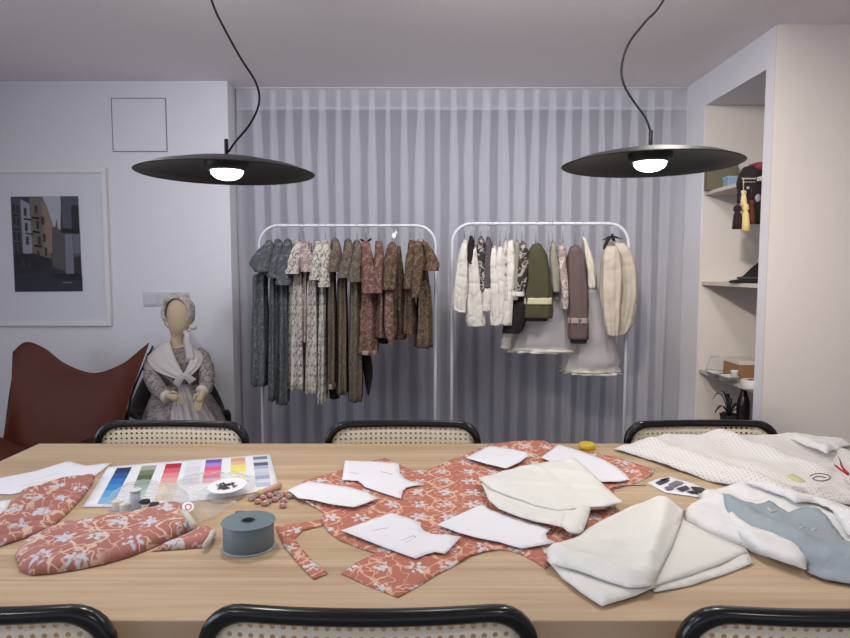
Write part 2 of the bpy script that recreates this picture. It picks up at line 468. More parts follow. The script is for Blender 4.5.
# curtain track and curtain
cx0, cx1, CY = atY(243, 250, 4.38).x, atY(680, 250, 4.38).x, 4.38
bm = new(); box(bm, (cx0-.03, CY-.02, HC-.012), (cx1+.02, CY+.02, HC-.001), .003)
tag(obj('curtain_track', bm, M['whitemetal'], smooth=False), 'slim white curtain track along the ceiling above the sheer curtain', 'curtain track')
ct = thing('sheer_curtain', ((cx0+cx1)/2, CY, .02), 'long white sheer pleated curtain hanging behind both clothes rails', 'curtain')
def curtain_mesh(z0, z1, nz_, head):
    bm = new(); uvl = bm.loops.layers.uv.verify()
    NP = 27; nx = NP*14; W = cx1-cx0; grid = []
    for j in range(nz_+1):
        z = z0+(z1-z0)*j/nz_; row = []
        k = min(1, max(0, (2.34-z)/.35)); amp = .016+.030*k
        for i in range(nx+1):
            s = i/nx
            ph = s*NP*2*PI + k*1.4*noise.noise(V((s*9, z*.5, 1))) + k*.8*noise.noise(V((s*22, z*.8, 5)))
            a = amp*(1+.45*k*noise.noise(V((s*14, z*.35, 9))))
            sn = math.sin(ph); t = math.tanh(1.7*sn)/math.tanh(1.7)
            x = cx0+W*s-(.046+.010*k)*(1+.35*noise.noise(V((s*17, z*.3, 4))))*math.sin(ph)+.012*k*noise.noise(V((s*12, z*.6, 3)))
            row.append(bm.verts.new((x, CY+a*math.cos(ph)*.8, z)))
        grid.append(row)
    for j in range(nz_):
        for i in range(nx):
            f = bm.faces.new((grid[j][i], grid[j][i+1], grid[j+1][i+1], grid[j+1][i]))
            for lp in f.loops: lp[uvl].uv = (lp.vert.co.x, lp.vert.co.z)
    return bm
obj('drape', curtain_mesh(.02, 2.345, 34, 0), M['curtain'], ct)
obj('heading', curtain_mesh(2.335, HC-.013, 3, 1), M['curtain'], ct)

# access panel, wall control plate
a, b = atY(113, 152, YL), atY(166, 98, YL)
t = thing('access_panel', ((a.x+b.x)/2, YL, a.z), 'flush square white access panel high on the wall above the framed photograph', 'access panel')
bm = new(); box(bm, (a.x+.006, YL-.006, a.z+.006), (b.x-.006, YL, b.z-.006), .001); obj('cover', bm, M['wall'], t, False)
bm = new()
for p, q in (((a.x, a.z), (b.x, a.z+.004)), ((a.x, b.z-.004), (b.x, b.z)), ((a.x, a.z), (a.x+.004, b.z)), ((b.x-.004, a.z), (b.x, b.z))):
    box(bm, (p[0], YL-.003, p[1]), (q[0], YL-.0004, q[1]))
obj('surround', bm, matc((120, 120, 126)), t, False)
a, b = atY(144, 306, YL), atY(190, 292, YL)
t = thing('wall_switch', ((a.x+b.x)/2, YL, a.z), 'small white switch plate on the wall behind the doll head', 'switch')
bm = new(); box(bm, (a.x, YL-.010, a.z), (b.x, YL-.0003, b.z), .003); obj('plate', bm, M['whitemetal'], t, False)
for i in range(3):
    bm = new(); w = (b.x-a.x)/3; box(bm, (a.x+w*i+.008, YL-.016, a.z+.012), (a.x+w*(i+1)-.008, YL-.009, b.z-.012), .002); obj('rocker', bm, M['whitemetal'], t, False)

# framed photograph
FY = YL-.028
fr0, fr1 = atY(-105, 326, FY), atY(105, 168, FY)
t = thing('framed_photograph', ((fr0.x+fr1.x)/2, YL, fr0.z), 'large white framed photograph of an old city street hung on the wall', 'picture')
bm = new(); w = .03
box(bm, (fr0.x, FY, fr0.z), (fr0.x+w, YL-.0005, fr1.z), .003); box(bm, (fr1.x-w, FY, fr0.z), (fr1.x, YL-.0005, fr1.z), .003)
box(bm, (fr0.x+w, FY, fr0.z), (fr1.x-w, YL-.0005, fr0.z+w), .003); box(bm, (fr0.x+w, FY, fr1.z-w), (fr1.x-w, YL-.0005, fr1.z), .003)
obj('frame', bm, M['frame'], t, False)
bm = new(); box(bm, (fr0.x+w, YL-.012, fr0.z+w), (fr1.x-w, YL-.001, fr1.z-w)); obj('mat_board', bm, M['mat'], t, False)
AY = YL-.0125
def art(c, d): return atY(c[0]/3.542, 160+c[1]/3.542, AY-d)
pieces = [
 ((44, 46, 54), [(37, 130), (277, 128), (293, 465), (53, 467)]),
 ((176, 176, 182), [(150, 128), (216, 128), (214, 250), (200, 262), (188, 240)]),
 ((74, 74, 82), [(37, 130), (76, 136), (82, 325), (50, 330)]),
 ((150, 152, 160), [(72, 138), (104, 155), (116, 335), (82, 330)]),
 ((112, 102, 90), [(104, 132), (150, 130), (176, 200), (182, 370), (118, 392)]),
 ((138, 122, 100), [(146, 150), (160, 150), (192, 240), (188, 330), (160, 330)]),
 ((84, 80, 80), [(184, 240), (196, 236), (200, 205), (204, 240), (228, 262), (230, 392), (186, 376)]),
 ((78, 80, 90), [(213, 128), (277, 128), (290, 420), (232, 412), (220, 200)]),
 ((120, 122, 132), [(230, 264), (256, 262), (262, 400), (234, 408)]),
 ((104, 106, 116), [(258, 262), (284, 262), (286, 330), (260, 330)]),
 ((22, 24, 30), [(50, 335), (118, 330), (182, 350), (186, 376), (120, 400), (52, 412)]),
 ((30, 32, 40), [(252, 160), (276, 158), (280, 246), (254, 248)]),
 ((16, 18, 24), [(216, 240), (282, 248), (282, 262), (218, 258)]),
 ((26, 28, 34), [(262, 345), (284, 340), (288, 410), (264, 412)]),
 ((34, 38, 50), [(52, 412), (180, 385), (292, 430), (293, 465), (53, 467)]),
 ((14, 15, 20), [(175, 400), (290, 405), (292, 425), (200, 425)]),
 ((120, 122, 130), [(222, 432), (256, 432), (256, 436), (224, 436)]),
]
for wx, wy in ((44, 155), (58, 160), (46, 200), (60, 205), (48, 255), (62, 258), (52, 300), (66, 300)):
    pieces.append(((30, 32, 38), [(wx, wy), (wx+8, wy+1), (wx+9, wy+28), (wx+1, wy+28)]))
for wx, wy in ((84, 168), (88, 222), (92, 270), (122, 160), (128, 215), (134, 270), (146, 200), (152, 260), (130, 320), (158, 310), (100, 350), (76, 350)):
    pieces.append(((48, 46, 48), [(wx, wy), (wx+9, wy+2), (wx+10, wy+30), (wx+1, wy+29)]))
for wx, wy in ((40, 190), (46, 240), (50, 290), (84, 205), (90, 256), (112, 200), (116, 250), (122, 300)):
    pieces.append(((18, 18, 22), [(wx, wy), (wx+26, wy+4), (wx+26, wy+10), (wx, wy+6)]))
bm = new(); ms = []
for i, (c, ps) in enumerate(pieces):
    m = matc(c, .75)
    if m not in ms: ms.append(m)
    poly(bm, [art(p, .00025*(i+1)) for p in ps], ms.index(m))
ph = obj('photo_print', bm, ms, t, False)
bm = new(); poly(bm, [(fr0.x+w, FY+.005, fr0.z+w), (fr1.x-w, FY+.005, fr0.z+w), (fr1.x-w, FY+.005, fr1.z-w), (fr0.x+w, FY+.005, fr1.z-w)]); obj('glass_pane', bm, M['glass'], t, False)

# ------------------------------------------------------------------ pendant lamps
def pendant(c, cordpx, label):
    c = V(c); R = .194
    t = thing('pendant_lamp', c, label, 'lamp', 'pendant lamps over the table')
    bm = new(); lathe(bm, [(.001, .036), (.045, .035), (.10, .026), (.16, .013), (R-.003, .0015), (R, 0), (R-.003, -.0015), (.16, .008), (.10, .018), (.052, .024), (.001, .024)], c, 72)
    autosmooth(obj('lamp_shade', bm, M['blackmatte'], t), 50)
    bm = new(); lathe(bm, [(.048, .024), (.046, .012), (.040, .0055), (.036, .0055), (.036, .020)], c, 40, False); so_ = obj('socket_ring', bm, M['blackmatte'], t)
    bm = new(); lathe(bm, [(.034, .016), (.0355, .006), (.034, -.001), (.029, -.007), (.020, -.012), (.009, -.0145), (.0005, -.015)], c, 32); obj('bulb', bm, M['bulb'], so_)
    bm = new(); lathe(bm, [(.0035, .035), (.0045, .036), (.0045, .074), (.003, .076)], c, 12); obj('stem', bm, M['blackmatte'], t)
    pts = [atY(x, y, c.y) for x, y in cordpx]
    end = pts[-1]; dirn = (pts[-1]-pts[-2]).normalized()
    up = [end+V((dirn.x*.18, 0, .22)), V((end.x+dirn.x*.22, c.y, HC-.30)), V((end.x+dirn.x*.22, c.y, HC-.05))]
    bm = new(); tube(bm, catmull(pts+up, 8), .0025, 8); obj('cord', bm, M['cord'], t)
    bm = new(); lathe(bm, [(.045, HC-.001-c.z), (.045, HC-.03-c.z), (.03, HC-.045-c.z), (.004, HC-.05-c.z)], (up[-1].x, c.y, c.z), 24); obj('ceiling_rose', bm, M['blackmatte'], t)
    # the light the bulb throws down
    l = bpy.data.lights.new('bulb_light', 'AREA'); l.shape = 'DISK'; l.size = .06; l.energy = LAMP; l.color = (1, .955, .90); l.spread = math.radians(170)
    lo = bpy.data.objects.new('bulb_light', l); C.objects.link(lo); lo.parent = t; lo.location = (0, 0, -.024)
LAMP = 2.1
c1 = atY(227, 173.5, 1.45); c2 = atY(650, 165, 1.45)
pendant(c1, [(228.5, 152), (236, 141), (250, 124), (259, 103), (256, 83), (240, 57), (222, 24), (210, -4)], 'flat black disc pendant lamp hanging nearest the framed photograph')
pendant(c2, [(650.5, 131), (645, 117), (632, 99), (623, 82), (622, 64), (629, 43), (645, 22), (666, -4)], 'flat black disc pendant lamp hanging nearest the shelf niche')

# ------------------------------------------------------------------ table
TZ = .74
tb = thing('work_table', (.07, 1.40, 0), 'long pale wooden work table covered with fabric and paper patterns', 'table')
bm = new(); box(bm, (-1.16, .915, TZ-.035), (1.30, 1.89, TZ), .002); obj('tabletop', bm, M['wood'], tb, False)
for sx in (-1.06, 1.20):
    for sy in (1.01, 1.80):
        bm = new(); box(bm, (sx-.03, sy-.03, 0), (sx+.03, sy+.03, TZ-.036), .004); obj('leg', bm, M['wood'], tb, False)
bm = new(); box(bm, (-1.05, 1.02, TZ-.10), (1.19, 1.04, TZ-.036)); box(bm, (-1.05, 1.77, TZ-.10), (1.19, 1.79, TZ-.036)); obj('apron', bm, M['wood'], tb, False)

# ------------------------------------------------------------------ cane chairs (cantilever tube)
def rrect(w, z0, z1, r, y=0, curve=0.0, n=7):
    """rounded rectangle in the xz plane, bowed back by curve"""
    pts = []
    for cx_, cz_, a0 in ((w/2-r, z1-r, 0), (-w/2+r, z1-r, PI/2), (-w/2+r, z0+r, PI), (w/2-r, z0+r, 1.5*PI)):
        for k in range(n+1):
            a_ = a0+PI/2*k/n; pts.append(V((cx_+r*math.cos(a_), 0, cz_+r*math.sin(a_))))
    out = []
    L = len(pts)
    for i in range(L):
        a_, b_ = pts[i], pts[(i+1) % L]; k = max(1, int((b_-a_).length/.03))
        out += [a_.lerp(b_, q/k) for q in range(k)]
    return [V((p.x, y-curve*(p.x/(w/2))**2+curve, p.z)) for p in out]
def ring_frame(bm, loop_o, loop_i, ydep, ax='y'):
    """frame between an outer and inner loop (same count), given depth"""
    off = V((0, ydep/2, 0)) if ax == 'y' else V((0, 0, ydep/2))
    n = len(loop_o)
    bm2 = []
    rows = []
    for a_, b_ in zip(loop_o, loop_i):
        d = (b_-a_); r = []
        for k in range(10):
            an = 2*PI*k/10; c, s = math.cos(an), math.sin(an)
            sx = math.copysign(abs(c)**.7, c); sy = math.copysign(abs(s)**.7, s)
            r.append((a_+b_)/2-d/2*sx+off*sy)
        rows.append(r)
    rows.append(rows[0]); loft(bm, rows, False, False)
    bmesh.ops.remove_doubles(bm, verts=bm.verts, dist=1e-6)
def make_chair():
    """built at the origin facing +y, back at y = 0"""
    t = thing('cane_chair', (0, 0, 0), '', 'chair', 'cane back chairs round the table')
    W, z0, z1, cv = .482, .545, .793, -.022
    o_ = rrect(W, z0, z1, .062, 0, cv); ff = .021
    i_ = [V((p.x*(W/2-ff)/(W/2), p.y, (p.z-(z0+z1)/2)*((z1-z0)/2-ff)/((z1-z0)/2)+(z0+z1)/2)) for p in o_]
    bm = new(); ring_frame(bm, o_, i_, .026); obj('back_frame', bm, M['black'], t)
    def web(w, pts_fn, nu, nv, name):
        bm = new(); uvl = bm.loops.layers.uv.verify()
        g = [[bm.verts.new(pts_fn(i/nu, j/nv)) for i in range(nu+1)] for j in range(nv+1)]
        for j in range(nv):
            for i in range(nu):
                f = bm.faces.new((g[j][i], g[j][i+1], g[j+1][i+1], g[j+1][i]))
        return bm, uvl
    ia = W/2-ff+.003
    bm, uvl = web(ia, lambda u, v: V(((u*2-1)*ia, cv-cv*((u*2-1)*ia/(W/2))**2, z0+ff-.003+(z1-z0-2*ff+.006)*v)), 16, 8, '')
    # trim the corners of the webbing to the frame's rounding
    rc = .045
    for v in bm.verts:
        ex = ia-rc; ez0, ez1 = z0+ff-.003+rc, z1-ff+.003-rc
        dx = abs(v.co.x)-ex; dz = max(v.co.z-ez1, ez0-v.co.z)
        if dx > 0 and dz > 0:
            L = math.hypot(dx, dz)
            if L > rc:
                s = rc/L; v.co.x = math.copysign(ex+dx*s, v.co.x)
                v.co.z = ez1+dz*s if v.co.z > ez1 else ez0-dz*s
    for f in bm.faces:
        for lp in f.loops: lp[uvl].uv = (lp.vert.co.x, lp.vert.co.z)
    solid(obj('back_cane', bm, M['cane'], t), .002, 0)
    # seat
    so = [V((p.x, p.z, .452)) for p in rrect(.464, .03, .47, .05)]
    si = [V((p.x*.90, (p.y-.25)*.90+.25, .452)) for p in so]
    bm = new(); ring_frame(bm, so, si, .03, 'z'); obj('seat_frame', bm, M['black'], t)
    bm = new(); uvl = bm.loops.layers.uv.verify()
    f = bm.faces.new([bm.verts.new(p+V((0, 0, .004))) for p in si])
    for lp in f.loops: lp[uvl].uv = lp.vert.co.xy
    solid(obj('seat_cane', bm, M['cane'], t, False), .002, 0)
    # one continuous bent tube
    x = .222
    half = [V((x, -.012, .70)), V((x, -.010, .56)), V((x, .02, .455)), V((x, .10, .425)), V((x, .40, .425)), V((x, .475, .40)), V((x, .49, .34)), V((x, .46, .08)), V((x, .42, .018)), V((x, .34, .014)), V((x, .10, .014)), V((x, .03, .014))]
    path = catmull(half, 6)
    path = path+[V((x*.7, .012, .014)), V((0, .01, .014)), V((-x*.7, .012, .014))]+[V((-p.x, p.y, p.z)) for p in path[::-1]]
    bm = new(); tube(bm, path, .0115, 10); obj('tube_frame', bm, M['chrome'], t)
    return t
ch = make_chair()
far = [(171, 1.945, 421, -1.5), (403, 1.945, 420, 0), (702, 1.95, 418.5, 1.0)]
near = [(366, .869, 0), (-72, .872, -1), (863, .868, 1)]
spots = []
LB = ['cane back chair in front of the doll and brown leather chair', 'cane back chair across the table under the two clothes rails', 'cane back chair below the shelf niche partly under white cloth',
      'cane back chair at the near table edge, middle one of the three cut off below', 'near cane back chair below the rose sleeves, cut off by the bottom left corner', 'near cane back chair below the blue panelled garment, cut off by the bottom right corner']
for px, Y, py, rz in far: spots.append((atY(px, 420, Y).x, Y, PI+math.radians(rz)))
for px, Y, rz in near: spots.append(((px-425)/F*Y*1.0, Y, math.radians(rz)))
for i, (x, y, rz) in enumerate(spots):
    o = ch if i == 0 else copy_tree(ch)
    o.location = (x, y, 0); o.rotation_euler.z = rz; o['label'] = LB[i]

# ------------------------------------------------------------------ leather sling chair and doll chair
def patch(ctrl, n=10):
    """smooth surface through a grid of control points"""
    rows = [catmull(r, n) for r in ctrl]
    cols = list(zip(*rows)); cols = [catmull(c, n) for c in cols]
    return cols
def surf(bm, cols):
    uvl = bm.loops.layers.uv.verify()
    g = [[bm.verts.new(p) for p in c] for c in cols]
    for i in range(len(g)-1):
        for j in range(len(g[0])-1): bm.faces.new((g[i][j], g[i+1][j], g[i+1][j+1], g[i][j+1]))
t = thing('sling_chair', (-1.95, 3.45, 0), 'brown leather butterfly sling chair on a black rod frame below the framed photograph', 'chair')
Yb = 3.72
r0 = [atY(13, 352, Yb), atY(26, 342, Yb), atY(44, 348, Yb), atY(66, 364, Yb), atY(94, 373, Yb), atY(122, 364, Yb), atY(140, 350, Yb), atY(149, 343, Yb)]
r1 = [atY(10, 400, 3.62), atY(24, 400, 3.66), atY(44, 400, 3.68), atY(66, 402, 3.69), atY(94, 403, 3.69), atY(114, 400, 3.68), atY(124, 398, 3.65), atY(132, 390, 3.62)]
r2 = [atY(2, 440, 3.42), atY(18, 446, 3.5), atY(38, 452, 3.54), atY(64, 458, 3.56), atY(90, 460, 3.56), atY(108, 452, 3.53), atY(116, 444, 3.5), atY(121, 428, 3.45)]
x0_, x1_ = -2.20, -1.50
def row(Y, zs, xa, xb): return [V((xa+(xb-xa)*k/7, Y, z)) for k, z in enumerate(zs)]
r3 = row(3.28, [.42, .37, .33, .30, .30, .32, .36, .41], -2.28, -1.58)
r4 = row(3.05, [.46, .42, .36, .33, .33, .36, .42, .46], -2.26, -1.55)
r5 = row(2.93, [.475, .44, .38, .35, .35, .38, .44, .475], -2.20, -1.58)
bm = new(); surf(bm, patch([r0, r1, r2, r3, r4, r5], 6)); solid(obj('leather_sling', bm, M['leather'], t), .006, 0)
def rod(bm, pts, r=.006): tube(bm, catmull(pts, 6), r, 8)
bm = new()
bl, br, fl, fr_ = r0[0]+V((.0, .03, -.03)), r0[-1]+V((.01, .03, -.02)), r5[0]+V((-.01, 0, -.03)), r5[-1]+V((.01, 0, -.03))
rod(bm, [bl, V((-2.38, 3.6, .45)), V((-2.32, 3.42, .03)), V((-2.1, 3.4, .007)), V((-1.7, 3.15, .007)), V((-1.58, 3.02, .03)), fr_])
rod(bm, [br, V((-1.72, 3.66, .45)), V((-1.62, 3.5, .03)), V((-1.75, 3.42, .019)), V((-2.12, 3.15, .019)), V((-2.25, 3.0, .03)), fl])
obj('rod_frame', bm, M['blackmatte'], t)

DY = 3.99
t = thing('low_chair', (atY(178, 420, DY).x, DY+.05, 0), 'low black padded chair carrying the seated doll beside the brown sling chair', 'chair')
def shell(px_, Y): return [atY(x, y, Y) for x, y in px_]
rows = [shell([(121, 432), (128, 414), (138, 393), (150, 372), (164, 360), (185, 360), (204, 374), (216, 392), (224, 410), (230, 432)], DY+.12)]
rows.append([p+V((0, -.02, -.02)) for p in rows[0]])
rows.append([V((p.x*.98+.0, p.y-.10, max(.36, p.z-.25))) for p in rows[0]])
cx_ = atY(178, 420, DY).x
rows.append([V((cx_+.05+(k/9-.5)*.46, DY-.12, .33)) for k in range(10)])
rows.append([V((cx_+.05+(k/9-.5)*.44, DY-.35, .35)) for k in range(10)])
rows.append([V((cx_+.05+(k/9-.5)*.42, DY-.40, .28)) for k in range(10)])
bm = new(); surf(bm, patch(rows, 5)); solid(obj('shell', bm, M['blackleather'], t), .03, 0)
for sx in (-.12, .2):
    for sy in (-.3, .08):
        bm = new(); tube(bm, [(cx_+sx, DY+sy, .34), (cx_+sx*1.15, DY+sy*1.05, .001)], .011, 10); obj('leg', bm, M['blackmatte'], t)

# doll
GY = 3.74
def P(x, y, dY=0): return atY(x, y, GY+dY)
S = GY/F
doll = thing('seated_doll', (P(182, 424).x, GY+.08, .36), 'seated cloth doll in printed dress and white shawl on the low black chair', 'doll')
def ell(c, rx, ry, n=20, ang=0, rip=0, rk=5, seed=0):
    return [c+V((rx*math.cos(2*PI*k/n)*(1+rip*math.sin(rk*2*PI*k/n+seed)), ry*math.sin(2*PI*k/n)*(1+rip*math.sin(rk*2*PI*k/n+seed)), 0)) for k in range(n)]
# body: head, neck, shoulders, trunk to the seat as one surface
bm = new()
prof = [(179, 298, 3, .02), (179, 300, 7, .04), (179.5, 304, 11, .06), (180, 311, 13, .076), (180, 318, 13, .078), (180, 325, 12, .074), (180, 330.5, 10.2, .064), (179.5, 334, 8.2, .048), (178.5, 337, 7.4, .04), (178, 341, 7.4, .038), (178, 346, 8, .040), (178, 350, 16, .055), (178, 356, 22, .07), (178, 372, 20, .075), (179, 388, 18, .07), (180, 402, 21, .09), (181, 420, 23, .1)]
loft(bm, [ell(P(x, y, .06), hw*S, d, 24) for x, y, hw, d in prof])
o = obj('body', bm, M['skin'], doll); o.modifiers.new('s', 'SUBSURF').render_levels = 1
# faint nose ridge of the cloth face is part of the body print; bonnet behind the face
bm = new()
rings = []
for k, (dy, sc) in enumerate(((-.012, .83), (-.046, .87), (-.052, .95), (-.03, 1.06), (0, 1.18), (.04, 1.16), (.08, .95), (.11, .6), (.125, .05))):
    c = P(179, 314, .06)+V((-.004*k*.6, dy, .006))
    n = 28; r = []
    for j in range(n):
        a_ = 2*PI*j/n; rr_ = (1+.03*math.sin(9*a_+k)) if k > 2 else 1
        r.append(c+V((.083*sc*math.cos(a_)*rr_, 0, .098*sc*math.sin(a_)*rr_+.004)))
    rings.append(r)
loft(bm, rings, False, True); solid(obj('bonnet', bm, M['bonnet'], doll), .004, 1)
bm = new()
blob(bm, P(193, 327, -.02), (.024, .016, .018)); blob(bm, P(186, 333, -.02), (.018, .015, .017)); blob(bm, P(189.5, 330, -.03), (.010, .010, .010))
obj('bonnet_bow', bm, M['bonnet'], doll)
bm = new(); tail = [(187.5, 332, 2.2), (187, 340, 3.4), (188.5, 348, 3.8), (190, 356, 4.4), (189, 362, 4.2)]
loft(bm, [ell(P(x, y, -.05), hw*S, .008, 16, 0, .16, 4, y) for x, y, hw in tail]); obj('scarf_tail', bm, M['shawl'], doll)
# dress bodice and skirt
bm = new()
prof = [(178, 346.5, 9, .05), (178, 349, 17, .07), (178, 355, 25, .09), (178, 366, 25.5, .10), (178.5, 378, 22, .095), (179, 386, 20.5, .09)]
loft(bm, [ell(P(x, y, .06), hw*S, d, 28, 0, .015, 7, i) for i, (x, y, hw, d) in enumerate(prof)], False, False); solid(obj('bodice', bm, M['dollprint'], doll), .004, 1)
bm = new()
prof = [(179, 383, 21, .10), (179, 388, 24, .13), (181, 398, 30, .17), (182.5, 410, 36, .20), (184, 424, 41, .23), (184, 436, 43, .25)]
loft(bm, [ell(P(x, y, .05), hw*S, d, 64, 0, .028 if i else 0, 16, i*.3) for i, (x, y, hw, d) in enumerate(prof)], False, False); solid(obj('skirt', bm, M['dollprint'], doll), .004, 1)
bm = new(); rows = []
for i, (y, x0, x1, dY) in enumerate(((384, 168, 191, -.062), (390, 163, 196, -.085), (400, 157, 203, -.13), (412, 151, 210, -.165), (424, 147, 218, -.195), (436, 146, 221, -.215))):
    rows.append([P(x0+(x1-x0)*k/40, y, dY+.02+ (.04+.10*i/5)*((k/20-1)**2)+(.010*i/3)*math.sin(k*1.15+i*.2)) for k in range(41)])
loft(bm, rows, False, False, False); solid(obj('apron', bm, M['apron'], doll), .003, 1)
# sleeves, cuffs and hands
def limb(pts, n=16): return [ell(P(x, y, dY), hw*S, hw*S*dk, n) for x, y, hw, dY, dk in pts]
for nm, pts, cuff in (('left', [(160, 351, 5, .05, 1), (155, 357, 8, .04, 1), (152, 368, 8.6, .0, 1), (153.5, 380, 8.4, -.05, 1), (160, 391, 7.4, -.11, 1), (166, 396, 6, -.15, 1)], (167.5, 393, 171, 399)),
                      ('right', [(197, 351, 5, .05, 1), (202, 357, 7.5, .04, 1), (206, 368, 7.8, .0, 1), (207, 378, 7.4, -.05, 1), (206, 387, 6.6, -.11, 1), (203, 390.5, 6, -.14, 1)], (203, 389, 201, 393))):
    bm = new(); path = catmull([P(x, y, dY) for x, y, hw, dY, dk in pts], 4); rr_ = []
    for i in range(len(path)):
        f_ = i/4; k = min(int(f_), len(pts)-2); rr_.append((pts[k][2]+(pts[k+1][2]-pts[k][2])*(f_-k))*S*(1+.05*math.sin(i*1.9)))
    tube(bm, path, 0, 16, rr=rr_); sl_ = obj('sleeve', bm, M['dollprint'], doll)
    e = path[-1]; d = (path[-1]-path[-3]).normalized()
    bm = new(); tube(bm, [e-d*.012, e+d*.003, e+d*.016], 0, 16, rr=[.034, .036, .038]); obj('cuff', bm, M['lace'], sl_)
def hand(w, dirn, side, thumb):
    """palm and five bent fingers"""
    bm = new(); d = dirn.normalized(); s = side.normalized(); u = d.cross(s).normalized()
    tube(bm, [w-d*.02, w, w+d*.02, w+d*.048, w+d*.056], 0, 12, rr=[.014, .016, .021, .022, .014])
    for k, ln in enumerate((.046, .052, .050, .040)):
        b_ = w+d*.046+s*(-.0165+.011*k)
        bend = V((0, -.006, -.012))
        tube(bm, catmull([b_-d*.012, b_+d*ln*.45, b_+d*ln*.8+bend*.6, b_+d*ln*.95+bend*1.5], 3), 0, 8, rr=[.0062]*7+[.0058, .005, .003])
    b_ = w+d*.012+s*thumb*.015
    tube(bm, catmull([b_, b_+s*thumb*.016+d*.014, b_+s*thumb*.018+d*.034, b_+s*thumb*.014+d*.045], 3), 0, 8, rr=[.0075]*7+[.006, .005, .003])
    obj('hand', bm, M['skin'], doll)
hand(P(169, 396, -.165), V((.85, -.12, -.18)), V((.15, .1, -.9)), -1)
hand(P(203, 392, -.165), V((-.25, -.22, -.75)), V((-.9, 0, .25)), 1)
# shawl crossed over the chest
def band(name, ctrl, wid, mat, th=.004):
    bm = new(); c = catmull([P(x, y, dY) for x, y, dY in ctrl], 5); rows = []
    for i, p in enumerate(c):
        t_ = (c[min(i+1, len(c)-1)]-c[max(i-1, 0)]).normalized(); f_ = i/(len(c)-1)*(len(wid)-1); k = min(int(f_), len(wid)-2); w_ = (wid[k]+(wid[k+1]-wid[k])*(f_-k))*S
        s_ = t_.cross(V((0, -1, 0))).normalized()
        rows.append([p+s_*w_*(q/4-1)+V((0, -.006*math.cos((q/4-1)*PI/2)+.004*math.sin(q*2.1+i*.3), 0)) for q in range(9)])
    loft(bm, rows, False, False, False); solid(obj(name, bm, mat, doll), th, 0)
def drape(name, inner, outer, mat):
    bm = new(); a_ = catmull([P(*q) for q in inner], 6); b_ = catmull([P(*q) for q in outer], 6); rows = []
    for i, (p, q) in enumerate(zip(a_, b_)):
        rows.append([p.lerp(q, k/10)+V((0, -.010*math.sin(PI*k/10)+.0035*math.sin(k*1.5+i*.15), 0)) for k in range(11)])
    loft(bm, rows, False, False, False); solid(obj(name, bm, mat, doll), .004, 0)
drape('shawl', [(170, 341, .03), (172, 350, -.03), (177, 362, -.055), (184, 375, -.075)], [(164, 342, .06), (147, 357, -.012), (156, 371, -.06), (180, 380, -.085)], M['shawl'])
drape('shawl_front', [(187, 343, .03), (190, 351, -.03), (189, 362, -.055), (183, 375, -.072)], [(192, 344, .06), (203, 356, -.005), (199, 368, -.05), (187, 379, -.08)], M['shawl'])
band('shawl_tie', [(176, 385, -.10), (181, 378, -.118), (186, 376, -.118), (193, 382, -.10)], [4, 3, 3, 4.5], M['shawl'])
bm = new(); tube(bm, ell(P(178, 347, .06), .047, .052, 24), .004, 8, True); obj('collar', bm, M['lace'], doll)

# ------------------------------------------------------------------ clothes rails
RY = 3.60
def rail(pxl, pxr, pyt, label):
    A, B = atY(pxl, 300, RY).x, atY(pxr, 300, RY).x; zt = atY((pxl+pxr)/2, pyt, RY).z; r = .11
    t = thing('clothes_rail', ((A+B)/2, RY, 0), label, 'clothes rail', 'white clothes rails in front of the curtain')
    def arc(cx_, cz_, a0, a1, n=8): return [V((cx_+r*math.cos(a0+(a1-a0)*k/n), RY, cz_+r*math.sin(a0+(a1-a0)*k/n))) for k in range(n+1)]
    bm = new(); tube(bm, [V((A, RY, .03)), V((A, RY, .8))]+arc(A+r, zt-r, PI, PI/2)+arc(B-r, zt-r, PI/2, 0)+[V((B, RY, .8)), V((B, RY, .03))], .0086, 12)
    obj('hoop', bm, M['whitemetal'], t)
    for x in (A, B):
        bm = new(); tube(bm, [(x, RY-.23, .012), (x, RY+.23, .012)], .0115, 10); obj('foot', bm, M['whitemetal'], t)
    bm = new()
    for k in range(5): tube(bm, [(A, RY-.16+.08*k, .10), (B, RY-.16+.08*k, .10)], .004, 6)
    for x in (A, B): tube(bm, [(x, RY-.17, .10), (x, RY+.17, .10)], .007, 8)
    obj('shelf', bm, M['whitemetal'], t); return zt
ZL = rail(260.5, 435.5, 225.5, 'white metal clothes rail holding the dark printed dresses')
ZR = rail(452, 627, 223.5, 'white metal clothes rail holding the white blouses and jackets')

def lean(x): s = x/RY*.75; return V((s, 1, 0)).normalized(), V((1, -s, 0)).normalized()
def hanging(pts, off, dep, rip=.10, rk=6, seed=0, n=32):
    """rings of a hanging tube of cloth; pts = (px, py, half width px)"""
    rings = []; L = len(pts)
    cc = catmull([V((p[0], p[1], p[2])) for p in pts], 6)
    for i, q in enumerate(cc):
        c = atY(q.x, q.y, RY+off); long_, thin = lean(c.x); f_ = i/(len(cc)-1)
        d = dep[0]+(dep[1]-dep[0])*f_ if isinstance(dep, tuple) else dep
        d *= min(1, .35+f_*6)
        r = []
        for k in range(n):
            a_ = 2*PI*k/n; m = 1+rip*min(1, f_*2)*math.sin(rk*a_+seed+f_*1.3)+min(.16, rip*1.6)*noise.noise(V((math.cos(a_)*2.2, math.sin(a_)*2.2+f_*7, seed*3.1)))
            ca, sa = math.cos(a_), math.sin(a_)
            r.append(c+thin*(max(.4, q.z)*RY/F*math.copysign(abs(ca)**.8, ca)*m)+long_*(d*math.copysign(abs(sa)**.8, sa)*m))
        rings.append(r)
    return rings
